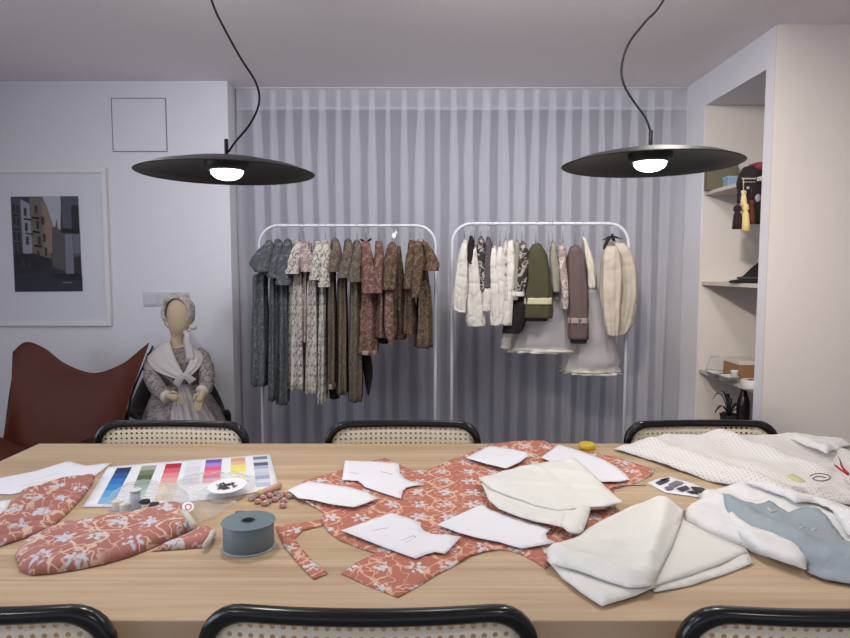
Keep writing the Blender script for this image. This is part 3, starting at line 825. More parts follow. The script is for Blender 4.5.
def coathanger(px, zt, py0, short):
    """thin wire hanger: hook over the rail, sloping arms inside the garment"""
    x = atY(px, 230, RY).x; zs = atY(px, py0, RY).z; L, T = lean(x); c = V((x, RY, 0))
    hk = [V((x, RY, zt+.006))+L*(.014*math.cos(a_))+V((0, 0, .012*math.sin(a_))) for a_ in [PI*1.05-PI*1.05*k/8 for k in range(9)]]
    neck = V((x, RY, zs))
    bm = new(); tube(bm, hk+[V((x, RY, zt-.03))+L*.004, neck], .0019, 6)
    tube(bm, [neck+V((0, 0, .002)), neck+L*.10-V((0, 0, .035)), neck+L*.125-V((0, 0, .055)), neck-L*.125-V((0, 0, .055)), neck-L*.10-V((0, 0, .035)), neck+V((0, 0, .002))], .0019, 6)
    tag(obj('coat_hanger', bm, M['wire']), 'thin wire hanger hooked over the rail holding the '+short, 'hanger', 'wire hangers on the rails')
def fmat(name, *a, **k): M[name] = floral(name, *a, **k)
fmat('g_blue', (80, 83, 86), (112, 115, 117), (126, 129, 128), 26, .03, .28, vs=1.2)
M['g_cream'] = ogee('g_cream', (196, 189, 177), (78, 72, 72), (112, 104, 100), 13, 9, .050, .13, (60, 56, 58))
fmat('g_olive', (94, 84, 74), (128, 116, 100), (120, 108, 92), 40, .035, .25)
fmat('g_rose', (106, 77, 68), (148, 122, 108), (134, 116, 104), 34, .04, .28)
fmat('g_brown', (86, 69, 57), (126, 106, 86), (116, 95, 77), 34, .04, .26)
fmat('g_pink', (150, 132, 126), (206, 192, 184), (110, 88, 88), 34, .04, .30)
fmat('g_dark', (58, 52, 52), (170, 162, 154), (184, 176, 168), 24, .045, .28)
M['g_white'] = cloth('white_blouse_cotton', (212, 205, 194), .03, .06, .9, .25, crumple=18)
M['g_tulle'] = cloth('white_tulle', (222, 217, 216), .03, .3, .9, .3, alpha=.5)
M['g_greygreen'] = cloth('olive_felt', (74, 71, 52), .08)
M['g_plum'] = cloth('plum_felt', (98, 82, 80), .08)
M['g_black'] = cloth('black_lining', (40, 34, 34), .1)
M['g_grey'] = cloth('charcoal_cotton', (86, 80, 80), .1)
M['g_sage'] = cloth('sage_cotton', (138, 134, 120), .08)
M['g_trim'] = cloth('pale_ribbon', (190, 182, 150), .08)
M['g_trim2'] = cloth('dusty_ribbon', (158, 140, 130), .08)
M['g_beige'] = cloth('beige_wool', (182, 171, 156), .05, 0, .95, .2, crumple=12)

def garment(kind, label, cat, group, parts, short, hook=None, zt=None):
    first = parts[0][4]
    c = atY(first[0][0], first[-1][1], RY)
    t = thing(kind, (c.x, RY, c.z), label, cat, group); last = None
    for i, (nm, mat, off, dep, pts, rip) in enumerate(parts):
        bm = new(); loft(bm, hanging(pts, off, dep, rip, (15 if nm in ('skirt_net', 'hem') else 7+i), hash(label) % 7 if False else len(label)+i*2), True, True)
        o = obj(nm, bm, M[mat], last if nm in ('cuff', 'ribbon_band', 'white_cuff', 'dark_lining', '') and last else t)
        if nm not in ('cuff', 'ribbon_band', 'white_cuff', 'dark_lining'): last = o
    if hook: coathanger(hook[0], zt, hook[1], short)
    return t
def dress(short, label, x, top, waist, bot, slv, mat, hook, bx=None, bhw=5, thw=4, cuff=True, extra=(), dep=.13, group='printed dresses on the left clothes rail', kind='hanging_dress', cat='dress', zt=None, cuffmat=None):
    """x = px of shoulder, slv = list of (px,py,hw) for the near sleeve, bot = hem py"""
    bx = bx if bx is not None else x
    p = [('dress_body', mat, .0, (dep*.8, dep), [(x, top, 1.6), (x, top+6, thw), ((x+bx)/2, waist-8, bhw*.8), (bx, waist, bhw*.82), (bx, (waist+bot)/2, bhw), (bx-.5, bot, bhw*1.08)], .14)]
    p.append(('sleeve', mat, -dep-.02, .034, slv, .07))
    if cuff:
        x1, y1, h1 = slv[-1]
        p.append(('cuff', cuffmat or mat, -dep-.02, .038, [(x1, y1-3.5, h1+.8), (x1, y1+1, h1+.6)], .0))
    # the far sleeve behind the body
    p.append(('far_sleeve', mat, dep+.03, .03, [(x+1, top+5, 2.5), (x+1, (top+slv[-1][1])/2, thw*.9), (x+1, slv[-1][1], thw*.9)], .06))
    p += list(extra)
    return garment(kind, label, cat, group, p, short, hook, zt or ZL)

dress('first blue grey dress', 'blue grey printed dress with a round puff sleeve beside the rail upright', 269, 240, 280, 383, [(270, 242, 3), (265, 253, 9), (262.5, 263, 11), (264, 272, 8)], 'g_blue', (271, 239), 261, 8, cuff=False)
dress('second blue grey dress', 'slim blue grey printed dress right behind the puff sleeved one', 278, 239, 275, 397, [(280, 242, 2.5), (278, 254, 5.5), (275, 268, 5.5), (273, 277, 5)], 'g_blue', (278, 238), 274.5, 4.6)
dress('third blue grey dress', 'blue grey printed dress with wide elbow sleeve beside the first cream dress', 288, 239, 285, 401, [(288, 242, 3), (286, 255, 6.5), (284, 270, 7), (283, 284, 6.5)], 'g_blue', (288, 238), 283.5, 5.6)
dress('first cream dress', 'broad cream dress with dark scroll print next to the blue grey dresses', 297, 240, 278, 386, [(299, 242, 2.5), (297, 252, 6), (294, 262, 6.5), (292, 273, 6.5)], 'g_cream', (299, 238), 297, 8.2)
dress('short brown print dress', 'beige brown printed puff sleeve dress tucked between the two broad cream dresses', 308, 241, 280, 340, [(304, 243, 3), (305, 252, 6), (307, 262, 7.5), (307, 271, 5.5)], 'g_pink', (304, 239), 306, 3.2)
dress('second cream dress', 'long cream dress with dark scroll print, in the middle of the cream ones', 318, 241, 285, 390, [(319, 243, 3), (319, 255, 6), (317, 267, 6), (315, 279, 5)], 'g_cream', (319, 239), 313, 7.6)
dress('third cream dress', 'narrow cream dress with dark scroll print next to the olive dresses', 325, 240, 288, 400, [(326, 243, 3), (326, 256, 5.5), (325, 272, 5.2), (324, 286, 5)], 'g_cream', (325.5, 238), 323, 4.2)
dress('first olive dress', 'olive brown printed dress with banded hem beside the narrow cream dress', 335, 238, 275, 384, [(336, 241, 3), (336, 252, 5.5), (334, 262, 6), (333, 271, 5.5)], 'g_olive', (335, 236), 332, 4.8, extra=[('hem_band', 'g_trim2', 0, .135, [(331.5, 380, 5.6), (331.5, 385, 5.8)], .0), ('underskirt', 'g_black', .02, .10, [(334, 384, 5), (335, 396, 5)], .1)])
dress('second olive dress', 'dark olive printed dress hanging in the middle of the three olive ones', 348, 239, 282, 391, [(349, 242, 3), (348, 254, 5.5), (345.5, 267, 6), (343.5, 277, 5.5)], 'g_olive', (348, 237), 342.5, 5.4)
dress('third olive dress', 'long olive brown printed dress falling lowest, beside the rose brown dress', 357, 240, 285, 398, [(358, 243, 3), (357, 256, 5), (355, 270, 6), (354, 281, 6)], 'g_olive', (357, 238), 356, 6.4)
dress('rose dress', 'rose brown printed dress with black neck bow and black lace below the hem', 366, 241, 293, 351, [(366, 243, 3.5), (367, 258, 6), (369, 275, 7), (370, 292, 7)], 'g_rose', (366, 239), 368.5, 9.5,
      extra=[('lace_tail', 'g_black', .03, .05, [(366, 350, 4), (368, 370, 4.5), (368.5, 386, 2.5), (368.5, 394, .8)], .1), ('bow', 'g_black', -.06, .012, [(361, 239, 1.2), (364, 241.5, 2.2), (368, 241, 2.2), (371, 238.5, 1.2)], .0), ('hem_band', 'g_trim2', 0, .135, [(369, 348, 10), (369, 352, 10.2)], .0)])
dress('rose sleeve dress', 'short rose printed dress with slim cuffed sleeve beside the black bowed one', 379, 241, 293, 336, [(379, 243, 2.5), (379, 258, 4.5), (378.5, 276, 4), (378, 292, 3.8)], 'g_rose', (379, 239), 382, 5.5, extra=[('lining', 'g_black', .01, .10, [(383, 336, 5), (384, 342, 5)], .1)])
dress('brown dress with point', 'brown printed dress with a pointed sash below the hem, under a white knot', 392, 242, 285, 335, [(392, 244, 3.5), (391, 258, 6.5), (389.5, 275, 6.5), (389, 290, 6)], 'g_brown', (392, 240), 391, 6, cuff=False,
      extra=[('pointed_sash', 'g_rose', -.14, .02, [(389, 290, 4), (389, 315, 4.5), (390, 335, 4), (392, 346, .6)], .08)])
garment('hanging_dress', 'plain dark brown dress half hidden beyond the one with a pointed sash', 'dress', 'printed dresses on the left clothes rail', [('dress_body', 'g_brown', .02, .10, [(399, 246, 1.5), (399, 262, 3.5), (400, 290, 5.5), (401, 320, 6), (400, 338, 6)], .12)], 'dark brown dress', (396, 240), ZL)
dress('brown dress', 'brown printed dress with long narrow sleeve, just past the gap on the left rail', 412, 240, 290, 333, [(413, 243, 3), (411.5, 258, 5.2), (410, 275, 5.2), (408.5, 289, 4.6)], 'g_brown', (411, 238), 409.5, 6.2, cuff=False)
dress('golden brown dress', 'golden brown printed dress whose flared sleeve overlaps the rail upright', 421, 239, 290, 346, [(424, 242, 3), (429, 252, 5), (431.5, 263, 7), (431, 271, 7)], 'g_brown', (420, 238), 424, 8, cuff=False,
      extra=[('front_sleeve', 'g_brown', -.18, .03, [(418, 241, 3), (418.5, 258, 5.5), (417, 278, 4.5), (415, 298, 3.5)], .07), ('facing', 'g_trim2', -.12, .015, [(420, 239, 2), (422, 246, 2.2), (424, 255, 1)], .0)])
bm = new(); blob(bm, atY(394, 236, RY-.05), (.013, .010, .018)); blob(bm, atY(396, 233, RY-.05), (.008, .008, .008))
tag(obj('ribbon_knot', bm, M['white_cloth']), 'small white ribbon knot tied on the hanger above the pointed sash dress', 'ribbon')

# right hand rail
def blouse(short, label, x, top, slv, mat='g_white', hook=None, body=None, cuff=None, extra=(), kind='hanging_blouse', cat='blouse', dep=.13, far=True):
    p = [('blouse_body', mat, 0, (dep*.8, dep), body or [(x, top, 1.5), (x, top+8, 4), (x, top+35, 4.2), (x, top+62, 4.4)], .10), ('sleeve', mat, -dep-.02, .036, slv, .09)]
    if cuff: p.append(('cuff', cuff, -dep-.02, .04, [(slv[-1][0], slv[-1][1]-3, slv[-1][2]+.6), (slv[-1][0], slv[-1][1]+2, slv[-1][2]+.8)], .0))
    p += list(extra)
    return garment(kind, label, cat, 'blouses and jackets on the right clothes rail', p, short, hook, ZR)
blouse('first white blouse', 'white cotton blouse with wide hanging sleeve nearest the left upright of its rail', 464, 240, [(465, 243, 2.5), (463, 258, 5), (461, 285, 6.5), (459.5, 308, 6.5), (461, 312, 5)], hook=(464.5, 238), body=[(465, 240, 1.5), (465, 250, 4), (464, 280, 4.5), (464, 306, 4.5)])
blouse('first dark waistcoat', 'dark brown short garment peeping out between the first two white blouses', 471, 236, [(471, 239, 2), (471, 248, 3.5), (471, 258, 3), (471, 264, 2)], 'g_black', (471, 235), [(471, 236, 1.5), (472, 246, 3), (472, 262, 3)], kind='hanging_waistcoat', cat='waistcoat')
blouse('second white blouse', 'white cotton blouse with the longest broad sleeve, second of the white ones', 474, 246, [(474, 247, 2.5), (473.5, 262, 5), (475, 290, 7), (475.5, 318, 8.5), (476, 326, 7.5)], hook=(474.5, 240), body=[(474, 246, 1.5), (474, 254, 3.5), (477, 285, 4), (478, 312, 4)])
blouse('dark print waistcoat', 'dark printed garment with pale stripes hanging behind the second white blouse', 481, 236, [(480.5, 238, 2), (480.5, 250, 4), (482, 272, 3.8), (482, 290, 3)], 'g_dark', (481, 235), [(481, 236, 1.5), (482, 246, 3.5), (484, 270, 3.5), (484, 292, 3.5)], kind='hanging_waistcoat', cat='waistcoat')
blouse('charcoal blouse', 'charcoal blouse with a wide white cuff between white blouses', 488, 237, [(488, 240, 2), (488, 255, 4), (487.5, 275, 3.8), (487, 288, 4)], 'g_grey', (488, 235), [(488, 237, 1.5), (489, 247, 3.2), (489, 270, 3.2), (489, 284, 3.2)], extra=[('white_cuff', 'g_white', -.15, .036, [(487, 286, 4.2), (486.5, 300, 4.6), (486, 311, 4.6)], .08)])
blouse('third white blouse', 'white cotton blouse with crumpled narrow sleeve, just right of the charcoal blouse', 494, 246, [(494, 248, 2.5), (492, 260, 5), (494, 285, 5.5), (495.5, 312, 5.5), (495, 325, 5)], hook=(493, 240), body=[(494, 246, 1.5), (494, 254, 3), (495, 282, 3), (496, 312, 3)])
blouse('fourth white blouse', 'white cotton blouse with a gathered wrist just left of the cream printed garment', 501, 246, [(501, 247, 2.5), (499.5, 260, 4.5), (501, 285, 5), (502, 312, 5.2), (500, 324, 4)], hook=(500, 240), body=[(501, 246, 1.5), (501, 254, 3), (502, 282, 3), (502, 310, 3)])
blouse('cream print waistcoat', 'cream printed garment with dark flecks showing narrowly between two white blouses', 505, 240, [(505, 242, 2), (505, 255, 3), (505.5, 280, 2.6), (505.5, 300, 2.4)], 'g_cream', (506, 238), [(505, 240, 1.5), (506, 250, 2.4), (506, 275, 2.4), (506, 300, 2.4)], kind='hanging_waistcoat', cat='waistcoat')
blouse('fifth white blouse', 'white cotton blouse with pointed shoulder beside the black floral jacket', 510, 239, [(510.5, 241, 2.5), (510, 255, 5), (510.5, 270, 5.5), (508, 300, 5), (507, 325, 4.6)], hook=(510, 238), body=[(511, 240, 1.5), (511, 250, 3), (510, 285, 3.4), (510, 320, 3.4)])
blouse('grey waistcoat', 'grey garment squeezed between the fifth white blouse and the black floral jacket', 517, 240, [(517, 242, 2), (517, 255, 3.2), (516, 280, 3), (515, 300, 2.6)], 'g_sage', (517, 238), [(517, 240, 1.5), (517, 250, 2.6), (517, 275, 2.6), (516, 300, 2.6)], kind='hanging_waistcoat', cat='waistcoat')
blouse('black floral jacket', 'black jacket with white floral print and rolled white cuff, dark sleeve ends beneath', 523, 241, [(523, 243, 3), (522, 258, 6), (520, 278, 6.5), (517, 294, 6.5)], 'g_dark', (522, 239), [(523, 241, 1.5), (524, 252, 4), (523, 275, 4.4), (521, 300, 4.6)], cuff='g_white', kind='hanging_jacket', cat='jacket',
       extra=[('dark_sleeve_end', 'g_black', -.12, .045, [(519, 300, 6), (517, 315, 9), (514, 326, 10), (511, 333, 8)], .05), ('white_underpart', 'g_white', -.05, .03, [(511, 328, 4), (507, 338, 4.6), (506, 348, 5)], .06)])
blouse('olive jacket', 'olive green jacket with pale ribbon band round its wide sleeve', 537, 243, [(537, 244, 4), (537, 258, 10), (538, 280, 11.5), (538, 300, 13), (537.5, 318, 12.5)], 'g_greygreen', (536, 239), [(537, 243, 1.5), (538, 253, 6), (540, 280, 7), (541, 306, 7)], kind='hanging_jacket', cat='jacket',
       extra=[('ribbon_band', 'g_trim', -.15, .040, [(538, 297, 13.4), (537.8, 304, 13.6)], .0), ('dark_lining', 'g_black', -.14, .034, [(537, 317, 11.8), (535, 321, 10.8)], .0)], far=False)
garment('hanging_skirt', 'white tulle skirt spreading wide behind the olive green jacket', 'skirt', 'blouses and jackets on the right clothes rail', [('skirt_net', 'g_tulle', .05, (.10, .20), [(549, 246, 2), (549, 262, 6), (547, 300, 24), (545, 328, 32), (543, 345, 34), (543, 348, 35)], .13), ('hem', 'lace', .05, (.20, .205), [(543, 346, 34.5), (543, 349.5, 35.5)], .12)], 'white tulle skirt', (549, 241), ZR)
blouse('sage dress strip', 'thin sage green garment hanging directly right of the olive jacket', 553, 241, [(553, 243, 2), (553.5, 258, 4), (555, 275, 4), (556, 292, 3)], 'g_sage', (552.5, 239), [(553, 241, 1.5), (554, 252, 3), (555, 275, 3), (556, 300, 3)])
blouse('pink print jacket', 'small pinkish floral jacket with pale cuff left of the plum jacket', 562, 243, [(561, 245, 2.5), (561.5, 258, 4), (563.5, 280, 3.8), (565, 300, 3.2), (564.5, 309, 3)], 'g_pink', (563, 240), [(562, 243, 1.5), (563, 253, 3), (564, 275, 3.2), (565, 298, 3)], kind='hanging_jacket', cat='jacket')
blouse('plum jacket', 'plum brown felt jacket whose long sleeve carries a pale ribbon band', 576, 245, [(575, 246, 4), (575.5, 258, 8), (577, 285, 9.2), (578, 315, 9.4), (578.5, 339, 9)], 'g_plum', (575, 241), [(576, 245, 1.5), (577, 256, 5), (578, 285, 5.5), (578, 312, 5.5)], kind='hanging_jacket', cat='jacket',
       extra=[('ribbon_band', 'g_trim2', -.15, .040, [(578, 317, 9.9), (578, 323, 10)], .0), ('dark_lining', 'g_black', -.145, .034, [(578.5, 338, 8.6), (578.5, 343, 7.4)], .0)])
garment('hanging_dress', 'white dress with lace bodice and long sheer tulle skirt beside the plum jacket', 'dress', 'blouses and jackets on the right clothes rail', [('bodice', 'lace', 0, .09, [(583, 237, 1.2), (586, 250, 4), (590, 268, 5), (591, 288, 5.5)], .1),
       ('skirt_net', 'g_tulle', .02, (.09, .2), [(590, 285, 5), (591, 300, 11), (592, 330, 20), (591, 355, 25), (590, 369, 27)], .14), ('hem', 'lace', .02, (.20, .205), [(590, 367, 27), (590, 370, 27.4)], .12)], 'white lace and tulle dress', (583, 236), ZR)
garment('hanging_jacket', 'beige wool jacket with two full sleeves and a black bow', 'jacket', 'blouses and jackets on the right clothes rail', [('jacket_body', 'g_beige', .02, .12, [(613, 240, 3), (616, 252, 8), (618, 285, 10), (619, 320, 10), (619, 330, 9)], .06),
       ('front_sleeve', 'g_beige', -.16, .05, [(611, 246, 4), (610.5, 258, 9), (611, 280, 9.6), (611, 305, 8.6), (612, 325, 6.5), (613, 335, 5)], .12), ('back_sleeve', 'g_beige', -.09, .05, [(619, 243, 5), (625, 258, 8.5), (628, 285, 8.4), (626, 312, 8), (622, 330, 6.5), (620, 334, 4)], .12),
       ('neck_bow', 'g_black', -.10, .012, [(603, 240, 1.2), (608, 238, 2.4), (612, 236, 2.6), (618, 238, 2.2), (623, 239, 1.2)], .0), ('bow_tail', 'g_black', -.12, .006, [(609, 238, 1.8), (606, 244, 1.8), (604, 249, 1.2)], .0), ('bow_loop', 'g_black', -.12, .006, [(612, 234, 1.2), (613, 238, 1.8), (614, 241, 1.2)], .0)], 'beige wool jacket', (612, 238), ZR)

# ------------------------------------------------------------------ shelf niche
NB = XR+.56
def nshelf(z, label):
    bm = new(); box(bm, (XR+.012, NY0+.001, z-.022), (NB-.001, NY1-.001, z), .001)
    tag(obj('niche_shelf', bm, matc((206, 196, 184)), smooth=False), label, 'shelf', 'shelves in the wall niche')
s1, s2, s3 = atY(703, 192, NY1).z, atY(703, 281.5, NY1).z, atY(703, 369, NY1).z
nshelf(s1, 'niche shelf carrying the green box and the tasselled bag'); nshelf(s2, 'niche shelf carrying the folded black hat')
nshelf(s3, 'niche shelf carrying the plastic tray and cardboard box'); nshelf(.30, 'bottom niche shelf under the dark bottle and plant')
def nbox(name, z, px0, px1, h, Y0, Y1, mat, label, cat, lid=None, xoff=0):
    x0 = (px0-425)/F*Y0; x1 = (px1-425)/F*Y0
    t = thing(name, ((x0+x1)/2, (Y0+Y1)/2, z+.0005), label, cat)
    bm = new(); box(bm, (x0, Y0, z+.001), (x1, Y1, z+h), .003); obj('box_body', bm, mat, t, False)
    if lid: bm = new(); box(bm, (x0-.003, Y0-.003, z+h*.8), (x1+.003, Y1+.003, z+h+.002), .002); obj('lid', bm, lid, t, False)
    return t
nbox('storage_box', s1, 704, 733, .17, 3.98, 4.035, matc((112, 108, 84)), 'olive green storage box standing at the back of the top niche shelf', 'box', matc((120, 116, 92)))
nbox('small_box', s1, 724, 737, .065, 3.86, 3.93, matc((138, 158, 182)), 'little pale blue box on the top niche shelf before the green box', 'box', matc((150, 168, 190)))
nbox('paper_stack', s1, 742, 752, .13, 3.94, 4.03, matc((206, 200, 192)), 'upright stack of pale paper between the green box and the tasselled bag', 'paper')
# tasselled bag hanging over the shelf edge
BY = 3.50
b0 = atY(756, 190, BY)
def B(x, y, d=0): return atY(x, y, BY+d)
t = thing('tasselled_bag', B(754, 222), 'black embroidered bag with red top and long tassels hanging from the top niche shelf', 'bag')
bm = new(); prof = [(757, 164, 3), (754, 167, 9), (753, 174, 13), (752, 184, 14.5), (753, 196, 13.5), (756, 210, 11), (758, 221, 8), (758, 224, 3)]
loft(bm, [[B(x, y)+V((hw*BY/F*math.cos(2*PI*k/24)*(1+.06*math.sin(4*PI*k/12+y)), .055*min(1, hw/9)*math.sin(2*PI*k/24), 0)) for k in range(24)] for x, y, hw in prof]); obj('bag_body', bm, matc((34, 26, 28), .85), t)
bm = new(); prof = [(759, 162.5, 3), (758, 164.5, 8), (757, 168, 9.5), (757, 171, 8)]
loft(bm, [[B(x, y, -.012)+V((hw*BY/F*math.cos(2*PI*k/20), .05*min(1, hw/9)*math.sin(2*PI*k/20), 0)) for k in range(20)] for x, y, hw in prof]); obj('red_top', bm, matc((128, 54, 58), .9), t)
bm = new()
for k in range(9): blob(bm, B(742.5+k*1.6, 178.5+.3*(k % 2), -.062), (.0046, .004, .005), 8)
for k in range(8): blob(bm, B(743+k*1.7, 182, -.062), (.0036, .003, .0036), 8)
obj('beaded_braid', bm, matc((176, 168, 164)), t)
def tassel(x, y0, y1, hw, c, off, nm='tassel'):
    bm = new(); col = matc(c, .9)
    tube(bm, [B(x, y0-12, off), B(x, y0, off)], .0022, 6)
    prof = [(0, .25), (.08, .75), (.22, .85), (.3, .5), (.36, .75), (.75, 1.0), (1, 1.1)]
    loft(bm, [[B(x, y0+(y1-y0)*f_, off)+V((hw*w_*BY/F*math.cos(2*PI*k/24)*(1+.10*math.sin(8*2*PI*k/24)), hw*w_*BY/F*math.sin(2*PI*k/24)*(1+.10*math.sin(8*2*PI*k/24)), 0)) for k in range(24)] for f_, w_ in prof])
    obj(nm, bm, col, t)
tassel(743.5, 190, 206, 3, (206, 190, 140), -.075); tassel(745.5, 203, 231, 3.6, (212, 192, 128), -.085)
tassel(737.5, 205, 229, 4.2, (38, 22, 28), -.07); tassel(751.5, 200, 224, 3.4, (92, 44, 30), -.072); tassel(740, 190, 203, 2.4, (40, 26, 32), -.065)
bm = new(); blob(bm, B(758, 198, -.062), (.016, .008, .022)); blob(bm, B(748, 188, -.064), (.010, .006, .009)); obj('silver_disc', bm, matc((150, 148, 154), .4), t)
# black folded hat
t = thing('folded_hat', (1.86, 3.62, s2+.001), 'folded black hat lying on the middle niche shelf', 'hat')
bm = new(); hz = s2+.001
def HX(px): return (px-425)/F*3.62
loft(bm, [[V((HX(x), 3.62, hz+h))+V((w_*math.cos(2*PI*k/28)*(1+.05*math.sin(3*2*PI*k/28)), w_*.8*math.sin(2*PI*k/28), .01*math.sin(2*2*PI*k/28)*min(1, h*20))) for k in range(28)] for x, h, w_ in ((752, 0, .115), (752, .006, .122), (752, .014, .118), (754, .022, .085), (757, .05, .07), (759, .085, .05), (760, .105, .03), (761, .11, .002))])
obj('crown', bm, matc((28, 24, 26), .85), t)
bm = new(); tube(bm, [V((HX(753), 3.62, hz+.028))+V((.084*math.cos(2*PI*k/24), .067*math.sin(2*PI*k/24), 0)) for k in range(24)], .006, 8, True); obj('hat_band', bm, matc((70, 64, 70), .7), t)
# lower shelf
nbox('cardboard_box', s3, 742, 768, .105, 3.70, 3.90, matc((150, 112, 78)), 'brown cardboard box with a pale lid on the lower niche shelf', 'box', matc((214, 204, 194)))
def tray(px0, px1, Y0, Y1, h, label):
    x0, x1 = (px0-425)/F*Y0, (px1-425)/F*Y0; z = s3+.001
    bm = new()
    def rr(i, zz, sh): 
        w, d = (x1-x0)/2-sh, (Y1-Y0)/2-sh
        return [V(((x0+x1)/2+w*math.copysign(abs(math.cos(a_))**.4, math.cos(a_)), (Y0+Y1)/2+d*math.copysign(abs(math.sin(a_))**.4, math.sin(a_)), zz)) for a_ in [2*PI*k/32 for k in range(32)]]
    loft(bm, [rr(0, z+.003, .016), rr(0, z, .014), rr(0, z+h, 0), rr(0, z+h+.002, -.006), rr(0, z+h, .003), rr(0, z+.004, .016)])
    tag(obj('plastic_tray', bm, matc((206, 206, 202), .3)), label, 'tray')
tray(716, 727, 3.72, 3.84, .03, 'small pale plastic tray at the left on the lower niche shelf'); tray(729, 744, 3.55, 3.66, .035, 'larger pale plastic tray holding a paper cup on the lower niche shelf')
bm = new(); px_ = (738-425)/F*3.6; lathe(bm, [(.012, .006), (.016, .006), (.021, .062), (.023, .065), (.021, .066), (.018, .06), (.014, .01)], (px_, 3.605, s3+.001), 24)
tag(obj('paper_cup', bm, matc((222, 216, 210))), 'white paper cup standing in the larger plastic tray on the lower niche shelf', 'cup')
def clearbag(px0, px1, Y, h, label):
    x0, x1 = (px0-425)/F*Y, (px1-425)/F*Y; bm = new(); n = 28
    loft(bm, [[V(((x0+x1)/2+w_*(x1-x0)/2*math.cos(2*PI*k/n)*(1+.16*noise.noise(V((math.cos(2*PI*k/n)*3, f_*5, px0)))), Y+.04*w_*math.sin(2*PI*k/n), s3+.002+h*f_+.008*noise.noise(V((k*.7, f_*3, 2))))) for k in range(n)] for f_, w_ in ((.0, .85), (.1, 1), (.4, .95), (.7, .8), (1, .6))])
    tag(obj('clear_bag', bm, M['film']), label, 'plastic bag')
M['film'] = plastic_film('clear_plastic_film', .07)
clearbag(708, 730, 3.93, .10, 'crumpled clear plastic bag behind the small tray on the lower niche shelf')
t = thing('tape_roll', (atY(750, 378, 3.40).x, 3.40, s3+.001), 'roll of white tape with dark core on the lower niche shelf', 'tape')
bm = new(); lathe(bm, [(.022, 0), (.05, 0), (.052, .003), (.052, .043), (.05, .046), (.022, .046), (.022, 0)], (t.location.x+.02, 3.42, s3+.001), 36, False); autosmooth(obj('tape', bm, matc((214, 206, 200))[0] if False else matc((214, 206, 200)), t))
bm = new(); lathe(bm, [(.018, .001), (.0215, .001), (.0215, .045), (.018, .045), (.018, .001)], (t.location.x+.02, 3.42, s3+.001), 28, False); autosmooth(obj('core', bm, matc((40, 38, 40)), t))
# bottle and plant on the bottom shelf
VY = 3.62; z0_ = .3005
bm = new(); xx = atY(743.5, 400, VY).x
lathe(bm, [(.03, 0), (.034, .003), (.035, .08), (.036, .18), (.033, .21), (.022, .245), (.016, .265), (.015, .30), (.018, .303), (.018, .315), (.012, .318)], (xx, VY, z0_), 28)
tag(obj('dark_bottle', bm, matc((30, 20, 22), .25)), 'tall dark glass bottle standing on the bottom niche shelf beside the dark plant', 'bottle')
t = thing('dark_plant', (atY(727, 415, 3.66).x, 3.66, z0_), 'dark potted plant with drooping leaves on the bottom niche shelf', 'plant')
pc = V((atY(729, 415, 3.66).x, 3.66, z0_)); bm = new(); lathe(bm, [(.035, 0), (.048, .11), (.052, .125), (.048, .125), (.044, .115), (.001, .115)], pc, 28); obj('pot', bm, matc((40, 34, 36)), t)
def leafm(a_, L, h, droop, w_):
    bm = new(); rows = []
    for i in range(9):
        f_ = i/8; p = pc+V((0, 0, .115))+V((math.cos(a_)*L*f_, math.sin(a_)*L*f_, h*math.sin(f_*PI*droop))); s_ = V((-math.sin(a_), math.cos(a_), 0)); ww = w_*math.sin(PI*min(.97, f_*.85+.13))
        rows.append([p-s_*ww+V((0, 0, .3*ww)), p, p+s_*ww+V((0, 0, .3*ww))])
    loft(bm, rows, False, False, False); solid(obj('leaf', bm, matc((36, 34, 32), .6), t), .002, 0)
for a_, L, h, dr, w_ in ((2.9, .09, .13, .75, .012), (3.4, .10, .06, .9, .013), (2.4, .05, .14, .6, .010), (.3, .09, .07, .8, .012), (-.4, .10, .05, .95, .012), (4.3, .08, .11, .8, .012), (1.4, .07, .12, .7, .011), (3.9, .11, .03, .9, .011)): leafm(a_, L, h, dr, w_)

# ------------------------------------------------------------------ things on the table
Z = TZ+.0006
def flat(name, px, z, mat, label, cat, h=None, res=.012, th=.0008, group=None, smooth=0, parent=None):
    bm = new(); sheet(bm, outline(px, z, smooth), z, h, res)
    o = solid(obj(name, bm, mat, parent), th, 1)
    return tag(o, label, cat, group) if label else o
# large rose cloth with its raised back fold
def bump_at(px, py, rx, ry, H):
    c = atZ(px, py, TZ).to_2d(); return lambda x, y: H*math.exp(-((x-c.x)/rx)**2-((y-c.y)/ry)**2)
fold = bump_at(533, 440, .14, .045, .030)
wav = lambda x, y, d: .0022*(nz(x, y, 7, 3)+.4)*min(1, d/.02)
ROSE = [(305, 481), (345, 469), (384, 458), (396, 463), (410, 470), (426, 471), (456, 458), (470, 453), (490, 445), (512, 444), (530, 444), (545, 444), (552, 446), (572, 448), (594, 453), (615, 458), (636, 464), (655, 470), (652, 476), (632, 485), (615, 489), (612, 500), (616, 512), (606, 524), (590, 534), (566, 550), (545, 569), (534, 561), (519, 554), (510, 551), (500, 550), (486, 552), (470, 557), (455, 566), (437, 575), (418, 587), (398, 598), (368, 586), (341, 574), (356, 564), (376, 554), (358, 548), (340, 541), (329, 533), (321, 522), (324, 513), (313, 507), (297, 500), (286, 493)]
def hrose(x, y, d): return wav(x, y, d)+fold(x, y)+.004*math.exp(-((d)/.012)**2)*max(0, nz(x, y, 16, 8))*1.5
flat('rose_cloth', ROSE, Z, M['rose'], 'large rose floral fabric spread over the middle of the table under the paper patterns', 'fabric', hrose, .011, .0012)
